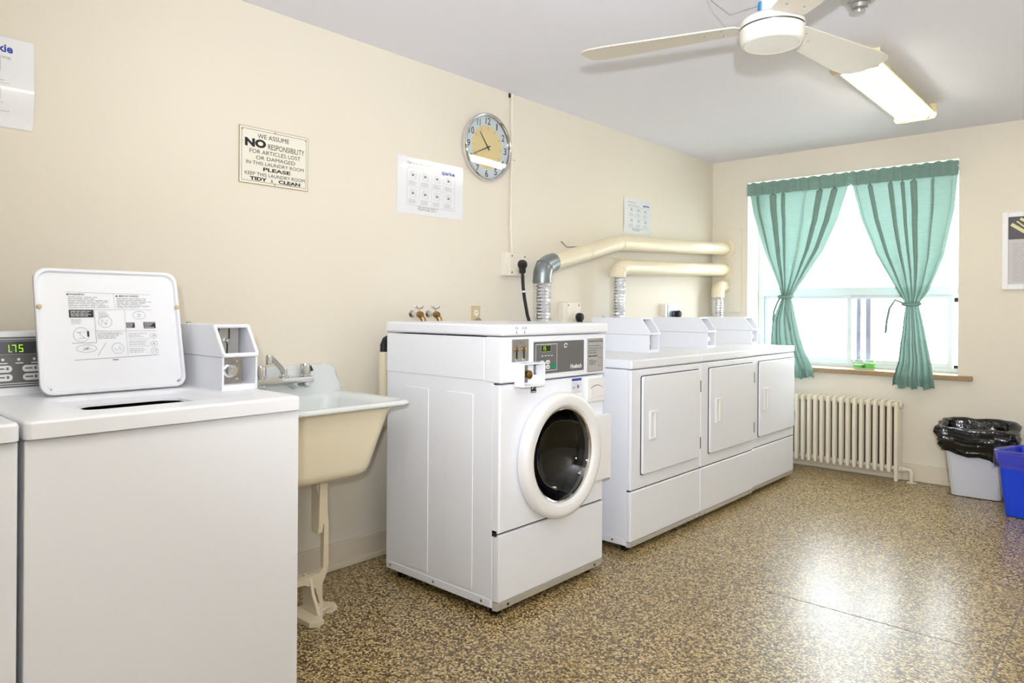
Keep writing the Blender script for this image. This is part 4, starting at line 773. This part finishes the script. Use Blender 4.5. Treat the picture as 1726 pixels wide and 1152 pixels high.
# ------------------------------------------------------------------ framed picture
t = thing('framed_picture', 'white-framed print with dark photo above pale text on the end wall', 'picture', (2.17, YB-0.012, 1.54))
X0, X1, Z0, Z1 = 1.975, 2.345, 1.298, 1.785; fw_ = 0.032
bm = B(); yA, yB_ = YB-0.024, YB-0.001
box(bm, X0, X0+fw_, yA, yB_, Z0, Z1, 0.002); box(bm, X1-fw_, X1, yA, yB_, Z0, Z1, 0.002); box(bm, X0+fw_, X1-fw_, yA, yB_, Z0, Z0+fw_, 0.002); box(bm, X0+fw_, X1-fw_, yA, yB_, Z1-fw_, Z1, 0.002)
obj('frame', bm, FRAMEW, t)
obj('text_print', box(B(), X0+fw_, X1-fw_, YB-0.012, YB-0.008, Z0+fw_, 1.612), TEXTP, t)
ph = obj('photo_print', box(B(), X0+fw_, X1-fw_, YB-0.012, YB-0.008, 1.612, Z1-fw_), PHOTOD, t)
O = (0, YB-0.012, 0); bm = B()
for (p, q, wd) in (((2.022, 1.708), (2.10, 1.648), 0.020), ((2.05, 1.725), (2.11, 1.668), 0.008), ((2.068, 1.740), (2.14, 1.690), 0.016), ((2.10, 1.65), (2.20, 1.66), 0.03), ((2.11, 1.668), (2.18, 1.70), 0.02)): line2(bm, O, XU, ZU, p, q, wd, 0.0006)
stuff(obj('photo_shapes', bm, PETAL, ph))
bm = B(); rnd = random.Random(9); greek(bm, O, XU, ZU, 2.03, 2.29, 1.345, 1.59, 20, 0.004, 0.0006, rnd); stuff(obj('fine_print', bm, mat('faint_ink', s(186, 182, 184), 0.6), t))
# ------------------------------------------------------------------ curtains
def interp(pts, z):
    pts = sorted(pts, key=lambda p: -p[1])
    if z >= pts[0][1]: return pts[0][0]
    for a, b in zip(pts, pts[1:]):
        if a[1] >= z >= b[1]:
            u = (a[1]-z)/(a[1]-b[1]+1e-9); u2_ = u; return a[0]+(b[0]-a[0])*u2_
    return pts[-1][0]
def curtain(lab, left, right, ztop, zbot, ztie, yt, yb_, seed, folds, tie_side):
    t = thing('curtain', lab, 'curtain', ((left[0][0]+right[0][0])/2, yt, zbot), 'green tied-back curtains'); rnd = random.Random(seed)
    nu, nv = 130, 70; bm = B(); G = []
    ph = [rnd.uniform(0, 6.28) for _ in range(4)]
    for j in range(nv+1):
        v = j/nv; z = ztop+(zbot-ztop)*v; xl, xr = interp(left, z), interp(right, z); row = []
        k = abs(z-ztie)/max(ztop-ztie, 0.1) if z > ztie else abs(z-ztie)/max(ztie-zbot, 0.1)
        wid = xr-xl; amp = (0.030*(1-k)+0.012) if z > ztie else 0.026+0.022*k
        if abs(z-ztie) < 0.06: amp *= 0.75
        yc = yt if z > 1.4 else yt+(yb_-yt)*min(1, (1.4-z)/0.45)
        fa_ = wid/(2*pi*folds)*(2.3 if z < ztop-0.1 else 0.6)
        for i in range(nu+1):
            u = i/nu; w_ = u+0.034*sin(2*pi*2*u+ph[0])+0.016*sin(2*pi*5*u+ph[1])
            f = sin(2*pi*folds*w_+ph[2])+0.45*sin(2*pi*folds*0.47*w_+ph[3]+0.6*v)
            x = xl+wid*u+fa_*sin(2*pi*folds*w_+ph[2]+1.2)*min(1, 8*u, 8*(1-u))
            zz = z
            if v > 0.97: zz += 0.012*sin(2*pi*folds*0.5*u+ph[1])
            bulge = (0.03 if z < ztie else 0.02)*sin(pi*u)*(1 if k < 0.6 else 0.6)
            if z > ztop-0.10: f = f*0.45; bulge = 0
            y = yc-0.5*amp*f-bulge
            if z > ztop-0.02: y = yt-0.010-0.003*f
            row.append(bm.verts.new((x, y, zz)))
        G.append(row)
    for j in range(nv):
        for i in range(nu): bm.faces.new((G[j][i], G[j][i+1], G[j+1][i+1], G[j+1][i]))
    obj('drape', bm, CURT, t, ang=180)
    # doubled header around the rod
    bm = B(); hz = 0.095; n = 90; xa, xb = left[0][0], right[0][0]; fr, bk_ = [], []
    for j in range(4):
        z = ztop+0.004-hz*j/3; fr.append([bm.verts.new((xa+(xb-xa)*i/n, yt-0.024-0.006*sin(i*0.9+ph[0])*sin(i*0.31)-0.004*sin(i*2.1), z+0.004*sin(i*0.7+ph[1]))) for i in range(n+1)])
        bk_.append([bm.verts.new((xa+(xb-xa)*i/n, yt+0.014, z)) for i in range(n+1)])
    for S in (fr, bk_):
        for j in range(3):
            for i in range(n): bm.faces.new((S[j][i], S[j][i+1], S[j+1][i+1], S[j+1][i]))
    obj('header', bm, CURT, t, ang=180)
    xl, xr = interp(left, ztie), interp(right, ztie); cx = (xl+xr)/2; cyy = yt+(yb_-yt)*min(1, max(0, (1.4-ztie)/0.45))-0.02
    bm = B(); sweep(bm, [(cx+cos(a*pi/10)*((xr-xl)/2+0.012), cyy+sin(a*pi/10)*0.045, ztie+0.006*sin(a*pi/10)) for a in range(20)], 0.011, 8, closed=True); tb = obj('tie_band', bm, CURT, t, ang=180)
    bm = B(); sx = tie_side
    for L_ in ((sx[0],), (sx[1],)) if len(sx) > 1 else ((sx[0],),):
        pts = L_[0]; sweep(bm, [(cx+p[0], cyy-0.04+p[2], ztie+p[1]) for p in pts], 0.008, 6)
    obj('tie_end', bm, CURT, t, ang=180)
LL = [(0.303, 2.150), (0.345, 1.918), (0.445, 1.587), (0.545, 1.355), (0.585, 1.262), (0.519, 1.081), (0.512, 0.852), (0.512, 0.646)]
LR = [(1.062, 2.150), (1.050, 2.05), (0.978, 1.821), (0.885, 1.61), (0.757, 1.417), (0.656, 1.262), (0.704, 1.084), (0.771, 0.863), (0.836, 0.725), (0.845, 0.646)]
RLs = [(1.066, 2.150), (1.078, 2.048), (1.137, 1.809), (1.235, 1.551), (1.350, 1.340), (1.434, 1.205), (1.420, 1.014), (1.398, 0.812), (1.366, 0.700), (1.362, 0.648)]
RRs = [(1.733, 2.150), (1.731, 2.073), (1.712, 1.841), (1.652, 1.531), (1.567, 1.296), (1.512, 1.205), (1.556, 1.018), (1.592, 0.822), (1.616, 0.646)]
curtain('green sheer curtain tied back on the left side, partly behind the dryer', LL, LR, 2.150, 0.660, 1.262, YB-0.005, YB-0.075, 11, 6, ([(-0.02, 0, 0), (-0.05, -0.05, 0), (-0.075, -0.12, 0), (-0.08, -0.19, 0)], [(0.02, 0, 0), (0.025, -0.1, -0.01), (0.04, -0.18, -0.01), (0.055, -0.25, -0.01)]))
curtain('green sheer curtain tied back on the right side, hanging below the sill', RLs, RRs, 2.150, 0.640, 1.205, YB-0.005, YB-0.075, 23, 7, ([(-0.03, 0, 0), (-0.09, 0.028, 0), (-0.125, -0.03, 0), (-0.142, -0.12, 0), (-0.148, -0.2, 0)],))
bm = B(); sweep(bm, [(WX0+0.001, YB-0.0, 2.118), (WX1-0.001, YB-0.0, 2.118)], 0.006, 10); tag(obj('curtain_rod', bm, PLAS), 'thin white rod carrying the two curtains', 'curtain rod')
# ------------------------------------------------------------------ candles on the sill
for x, h, lab in ((1.112, 0.055, 'green jar candle on the sill, left one with thinner wax'), (1.185, 0.070, 'green jar candle on the sill, right one filled higher')):
    t = thing('jar_candle', lab, 'candle', (x, YB+0.06, WZ0), 'green candles on the sill'); c = (x, YB+0.06, WZ0)
    bm = B(); lathe(bm, [(0, 0.001), (0.034, 0.001), (0.038, 0.006), (0.039, 0.05), (0.034, 0.066), (0.032, 0.084), (0.0295, 0.084), (0.031, 0.066), (0.0365, 0.05), (0.0365, 0.008), (0, 0.006)], c, ZU, 24); obj('jar', bm, JAR, t)
    bm = B(); lathe(bm, [(0, 0.0075), (0.0355, 0.009), (0.0355, h-0.022), (0, h-0.02)], c, ZU, 24); obj('wax', bm, CANDLE, t)
    bm = B(); sweep(bm, [(x, YB+0.06, WZ0+h-0.022), (x+0.001, YB+0.06, WZ0+h-0.012)], 0.001, 6); obj('wick', bm, INK, t)
# ------------------------------------------------------------------ radiator
t = thing('radiator', 'cream cast-iron column radiator under the window', 'radiator', (1.05, YB-0.09, 0)); ry0, ry1 = 5.300, 5.385
def section(x, last):
    bm = B(); zt, zb = 0.545, (0.0 if last else 0.058)
    for yy in (ry0, (ry0+ry1)/2, ry1):
        zb_ = zb if yy != (ry0+ry1)/2 else 0.058
        lathe(bm, [(0.0, zb_), (0.011, zb_+0.003), (0.0145, zb_+0.016), (0.0145, zt-0.014), (0.011, zt-0.003), (0, zt)], (x, yy, 0), ZU, 12)
    for z in (0.085, 0.515): box(bm, x-0.013, x+0.013, ry0, ry1, z-0.024, z+0.024, 0.008)
    return bm
GAPSHADE = mat('radiator_gap_shade', s(58, 48, 40), 0.7, var=0.4, scale=30)  # dark rusty brown that paints shade into the gaps between sections
first = obj('section', section(0.60, False), RADM, t); spx = 0.0445
gap_sheet = obj('gap_shade', box(B(), 0.60-0.0215, 0.60+0.0215, ry0+0.034, ry1-0.004, 0.075, 0.528), GAPSHADE, first); tag(gap_sheet, 'dark rust-brown sheet standing in for the deep shade between the columns')  # added sheet, coloured dark so the gaps look deeply shaded
for i in range(1, 19):
    x = 0.60+i*spx
    if i < 18:
        o = first.copy(); COL.objects.link(o); o.location.x += i*spx; c = gap_sheet.copy(); COL.objects.link(c); c.parent = o
    else: obj('section', section(x, True), RADM, t)
xe = 0.60+18*spx
for z in (0.085, 0.515):
    bm = B(); sweep(bm, [(0.595, (ry0+ry1)/2, z), (xe+0.012, (ry0+ry1)/2, z)], 0.017, 12); lathe(bm, [(0.024, 0), (0.024, 0.012), (0.016, 0.018), (0, 0.018)], (xe+0.012, (ry0+ry1)/2, z), XU, 14); obj('header_tube', bm, RADM, t)
bm = B(); sweep(bm, [(xe+0.02, 5.342, 0.085), (xe+0.06, 5.342, 0.085)]+bendpath((xe+0.04, 5.342, 0.085), (xe+0.085, 5.342, 0.085), (xe+0.085, 5.342, 0.0), 0.022, 4)+[(xe+0.085, 5.342, 0.0)], 0.013, 12); lathe(bm, [(0.019, 0), (0.019, 0.022)], (xe+0.028, 5.342, 0.085), XU, 8); lathe(bm, [(0.018, 0.0), (0.018, 0.01), (0.013, 0.012)], (xe+0.085, 5.342, 0.028), ZU, 12); lathe(bm, [(0.028, 0.0), (0.028, 0.004), (0.014, 0.007)], (xe+0.085, 5.342, 0.0), ZU, 14); obj('supply_pipe', bm, RADM, t)
# ------------------------------------------------------------------ bins
t = thing('wastebasket', 'pale grey plastic wastebasket lined with a black bag', 'bin', (1.875, 5.24, 0))
rz = Matrix.Rotation(radians(3), 3, 'Z'); cc = Vector((1.872, 5.255, 0))
def TL(hx, hy, r, z, seg=5): return [cc+rz @ Vector((p[0], p[1], z)) for p in rrect(-hx, hx, -hy, hy, r, seg)]
bm = B(); loft(bm, [TL(0.125, 0.085, 0.035, 0.002), TL(0.132, 0.092, 0.035, 0.006), TL(0.175, 0.118, 0.04, 0.395), TL(0.182, 0.124, 0.042, 0.40), TL(0.182, 0.124, 0.042, 0.412), TL(0.176, 0.118, 0.04, 0.412), TL(0.128, 0.088, 0.03, 0.012)]); obj('bin', bm, CANW, t)
# bag, folded over the rim
t = thing('bin_bag', 'black plastic bag folded over the pale grey wastebasket rim', 'bag', (1.875, 5.24, 0.33))
bm = B(); nU, nV = 170, 46; G = []
base = rrect(-1, 1, -1, 1, 0.3, 24)
def per(hx, hy, u):
    pl = rrect(-hx, hx, -hy, hy, 0.045, 8); k = u*len(pl); i = int(k) % len(pl); a, b = Vector(pl[i]), Vector(pl[(i+1) % len(pl)]); return a+(b-a)*(k-int(k))
for j in range(nV+1):
    v = j/nV; row = []
    for i in range(nU):
        u = i/nU; p = per(1, 1, u); a = math.atan2(p.y, p.x)
        drop = 0.100+0.055*noise.noise(Vector((cos(a)*1.3, sin(a)*1.3, 4.2)))+0.05*max(0, cos(a+0.9))
        topz = 0.425+0.030*noise.noise(Vector((cos(a)*1.6, sin(a)*1.6, 1.0)))+0.035*max(0, sin(a))
        if v < 0.35: q = v/0.35; off = -0.025-0.03*(1-q); z = topz-0.20*(1-q)
        elif v < 0.5: q = (v-0.35)/0.15; off = -0.025+0.040*q; z = topz+0.010*sin(pi*q)
        else: q = (v-0.5)/0.5; off = 0.015+0.012*sin(pi*q)-0.014*q*q; z = topz-(topz-0.40+drop+0.03)*q
        zz = min(z, 0.40); hx = 0.132+0.048*zz/0.4+off; hy = 0.092+0.030*zz/0.4+off
        pp = per(hx, hy, u); wp = cc+rz @ Vector((pp.x, pp.y, z))
        nn = noise.noise(wp*17)+0.6*noise.noise(wp*38); rad = (wp-cc); rad.z = 0; rad.normalize()
        edge = 0.014 if v > 0.33 else 0.010
        rg_ = 0.012*(1-abs(noise.noise(wp*15+Vector((7, 0, 0))))*3)+0.007*(1-abs(noise.noise(wp*33))*3) if v > 0.4 else 0
        wp += rad*max(0, rg_)
        wp += rad*(abs(nn)*edge+(0.016*abs(noise.noise(Vector((cos(a)*7, sin(a)*7, z*9+a)))) if v > 0.36 else 0))+Vector((0, 0, 0.008*noise.noise(wp*22+Vector((5, 5, 5)))))
        row.append(bm.verts.new(wp))
    G.append(row)
for j in range(nV):
    for i in range(nU): bm.faces.new((G[j][i], G[j][(i+1) % nU], G[j+1][(i+1) % nU], G[j+1][i]))
obj('bag_skin', bm, BAGB, t, ang=24)
t = thing('recycling_box', 'bright blue plastic recycling box at the right edge', 'bin', (2.28, 4.965, 0))
cc = Vector((2.295, 4.945, 0)); rz = Matrix.Rotation(radians(-12), 3, 'Z')
bm = B(); loft(bm, [TL(0.200, 0.140, 0.025, 0.002), TL(0.206, 0.146, 0.025, 0.006), TL(0.232, 0.172, 0.028, 0.300), TL(0.240, 0.180, 0.028, 0.303), TL(0.244, 0.184, 0.028, 0.350), TL(0.250, 0.190, 0.028, 0.352), TL(0.250, 0.190, 0.028, 0.362), TL(0.238, 0.178, 0.026, 0.362), TL(0.202, 0.142, 0.02, 0.012)]); bx_ = obj('box', bm, BLUEP, t)
for k in (-0.10, 0.02, 0.13):
    bm = B(); q0 = cc+rz @ Vector((k, -0.147, 0.03)); q1 = cc+rz @ Vector((k*1.1, -0.171, 0.29)); sweep(bm, [q0, q1], 0.006, 6); obj('rib', bm, BLUEP, t)
t = thing('bin_liner', 'clear plastic liner folded over the blue recycling box', 'bag', (2.28, 4.965, 0.26))
bm = B(); L_ = [(-0.02, 0.20), (-0.016, 0.30), (-0.012, 0.366), (0.004, 0.376), (0.012, 0.368), (0.013, 0.33), (0.010, 0.275)]
loops = []
for off, z in L_:
    pl = TL(0.240+off, 0.180+off, 0.03, z, 12); out = []
    for p in pl:
        rad = p-cc; rad.z = 0; rad.normalize(); out.append(p+rad*0.006*abs(noise.noise(p*25))+Vector((0, 0, 0.012*noise.noise(p*11)+(0.02*noise.noise(p*6+Vector((3, 1, 2))) if z > 0.36 else 0))))
    loops.append(out)
loft(bm, loops, False, False); obj('film', bm, BAGC, t, ang=60)
# ------------------------------------------------------------------ ceiling fan
HB = Vector((1.668, 2.470, 2.115))
t = thing('ceiling_fan', 'white three-blade ceiling fan with round motor housing', 'fan', tuple(HB))
bm = B(); lathe(bm, [(0, -0.020), (0.088, -0.021), (0.092, -0.024), (0.100, -0.022), (0.106, -0.014), (0.109, 0.0), (0.110, 0.030)], HB, ZU, 48); mo = obj('motor_housing', bm, FANW, t, ang=50)
bm = B(); lathe(bm, [(0.110, 0.030), (0.106, 0.031), (0.106, 0.035), (0.110, 0.036)], HB, ZU, 48); obj('groove', bm, STEEL, mo)
bm = B(); lathe(bm, [(0.110, 0.036), (0.109, 0.056), (0.100, 0.068), (0.05, 0.074), (0.046, 0.080)], HB, ZU, 48); obj('upper_housing', bm, FANW, mo, ang=50)
bm = B(); lathe(bm, [(0.048, 0.072), (0.045, 0.13), (0.040, 0.14), (0.020, 0.145), (0.020, 0.19), (0.060, 0.205), (0.068, 0.243), (0.068, 0.2445)], HB, ZU, 32); nk = obj('neck', bm, FANW, t, ang=50)
bm = B(); ox = HB+Vector((-0.030, -0.036, 0.105)); box(bm, ox.x-0.010, ox.x+0.010, ox.y-0.004, ox.y+0.002, ox.z-0.018, ox.z+0.02, rot=Matrix.Rotation(radians(-45), 3, 'Z')); obj('blue_tag', bm, mat('blue_tag', s(60, 140, 200), 0.5), nk)
bm = B(); sweep(bm, [tuple(HB+Vector((-0.04, -0.02, 0.12))), tuple(HB+Vector((-0.13, -0.06, 0.10))), tuple(HB+Vector((-0.19, -0.08, 0.16))), tuple(HB+Vector((-0.22, -0.09, 0.245)))], 0.0014, 6); obj('safety_wire', bm, INKG, t)
bo = [(0.115, -0.050), (0.125, -0.060), (0.20, -0.066), (0.40, -0.082), (0.58, -0.098), (0.655, -0.097), (0.688, -0.080), (0.702, -0.056), (0.708, 0.0), (0.704, 0.050), (0.688, 0.076), (0.655, 0.093), (0.58, 0.096), (0.40, 0.080), (0.20, 0.066), (0.125, 0.060), (0.115, 0.050)]
for k, A_ in enumerate((195, 79, 317)):
    a = radians(A_); rm = Matrix.Rotation(a, 3, 'Z'); pt = Matrix.Rotation(radians(-7), 3, 'X'); bm = B(); prism(bm, bo, (0, 0, 0), XU, YU, 0.005, 0.001)
    pm = lambda v: HB+Vector((0, 0, 0.045))+rm @ (pt @ v)
    for v in bm.verts: v.co = pm(v.co)
    bl = obj('blade', bm, FANB, t)
    for (u_, v_) in ((0.17, 0.03), (0.17, -0.03), (0.235, 0.0)):
        bm = B(); lathe(bm, [(0.0055, 0), (0.004, 0.003), (0, 0.004)], (0, 0, 0), (0, 0, -1), 10)
        for v in bm.verts: v.co = pm(v.co+Vector((u_, v_, 0)))
        obj('screw', bm, CHROME, bl)
    bm = B(); box(bm, 0.095, 0.25, -0.022, 0.022, 0.0055, 0.009, 0.001)
    for v in bm.verts: v.co = pm(v.co)
    obj('bracket', bm, FANW, bl)
# ------------------------------------------------------------------ fluorescent fixtures
def fixture(lab, x, y0, y1):
    zc = CE; t = thing('fluorescent_fixture', lab, 'ceiling light', (x, (y0+y1)/2, zc), 'fluorescent ceiling fixtures')
    bm = B(); prism(bm, [(-0.075, 0), (0.075, 0), (0.105, -0.052), (0.100, -0.054), (0.062, -0.030), (0.012, -0.060), (-0.012, -0.060), (-0.062, -0.030), (-0.100, -0.054), (-0.105, -0.052)], (x, y1-0.004, zc-0.0005), XU, ZU, y1-y0-0.008); obj('reflector', bm, FIXW, t)
    for yy in (y0, y1):
        bm = B(); prism(bm, [(-0.108, 0), (0.108, 0), (0.112, -0.070), (0.100, -0.086), (0.060, -0.090), (0.030, -0.088), (-0.030, -0.088), (-0.060, -0.090), (-0.100, -0.086), (-0.112, -0.070)], (x, yy+0.004, zc-0.0005), XU, ZU, 0.008, 0.0015); obj('end_plate', bm, FIXW, t)
    for dx in (-0.058, 0.058):
        bm = B(); sweep(bm, [(x+dx, y0+0.02, zc-0.066), (x+dx, y1-0.02, zc-0.066)], 0.019, 14); tb = obj('tube', bm, TUBEM, t)
        for yy in (y0+0.012, y1-0.012):
            bm = B(); lathe(bm, [(0.0195, -0.010), (0.0195, 0.010)], (x+dx, yy, zc-0.066), YU, 14, True, True); obj('end_cap', bm, STEEL, tb)
fixture('lit twin-tube fluorescent fixture beyond the ceiling fan', 1.640, 3.515, 4.665)
fixture('lit twin-tube fluorescent fixture above the viewer, out of view', 1.660, -0.10, 1.13)
# ------------------------------------------------------------------ detector
t = thing('heat_detector', 'grey round heat detector on the ceiling beside the fan', 'detector', (1.845, 2.86, CE))
bm = B(); lathe(bm, [(0.070, 0), (0.069, 0.012), (0.060, 0.026), (0.042, 0.034)], (1.845, 2.86, CE-0.0005), (0, 0, -1), 32); obj('base', bm, DETG, t)
bm = B(); lathe(bm, [(0.042, 0.033), (0.040, 0.044), (0.030, 0.048), (0.028, 0.062), (0.018, 0.066), (0.016, 0.058), (0.008, 0.060), (0, 0.062)], (1.845, 2.86, CE), (0, 0, -1), 28); obj('sensor', bm, STEELP, t)
# ------------------------------------------------------------------ tidy: one object per separate small piece, fine print as stuff
def split_loose(o):
    bm = bmesh.new(); bm.from_mesh(o.data); bm.verts.ensure_lookup_table(); seen = set(); isl = []
    for v in bm.verts:
        if v.index in seen: continue
        st = [v]; seen.add(v.index); g = []
        while st:
            a = st.pop(); g.append(a.index)
            for e in a.link_edges:
                b = e.other_vert(a)
                if b.index not in seen: seen.add(b.index); st.append(b)
        isl.append(set(g))
    if len(isl) < 2: bm.free(); return
    src = o.data
    for k, g in enumerate(isl):
        b2 = bm.copy(); b2.verts.ensure_lookup_table(); bmesh.ops.delete(b2, geom=[v for v in b2.verts if v.index not in g], context='VERTS')
        me = bpy.data.meshes.new(o.name.split('.')[0]); b2.to_mesh(me); b2.free(); me.materials.append(src.materials[0])
        if k == 0: o.data = me
        else:
            c = o.copy(); c.data = me; COL.objects.link(c)
    bm.free()
SPLIT = ('button', 'rubber_bumper', 'hinge_pin', 'screw', 'rivet', 'slot', 'tie_end')
PRINT = ('print', 'panel_mark', 'digits', 'lettering', 'emblem', 'fine_print', 'display_border')
for o in list(COL.objects):
    if o.type != 'MESH': continue
    nm = o.name.split('.')[0]
    if nm in SPLIT: split_loose(o)
    elif any(k in nm for k in PRINT) and nm not in ('text_print', 'photo_print'): o['kind'] = 'stuff'
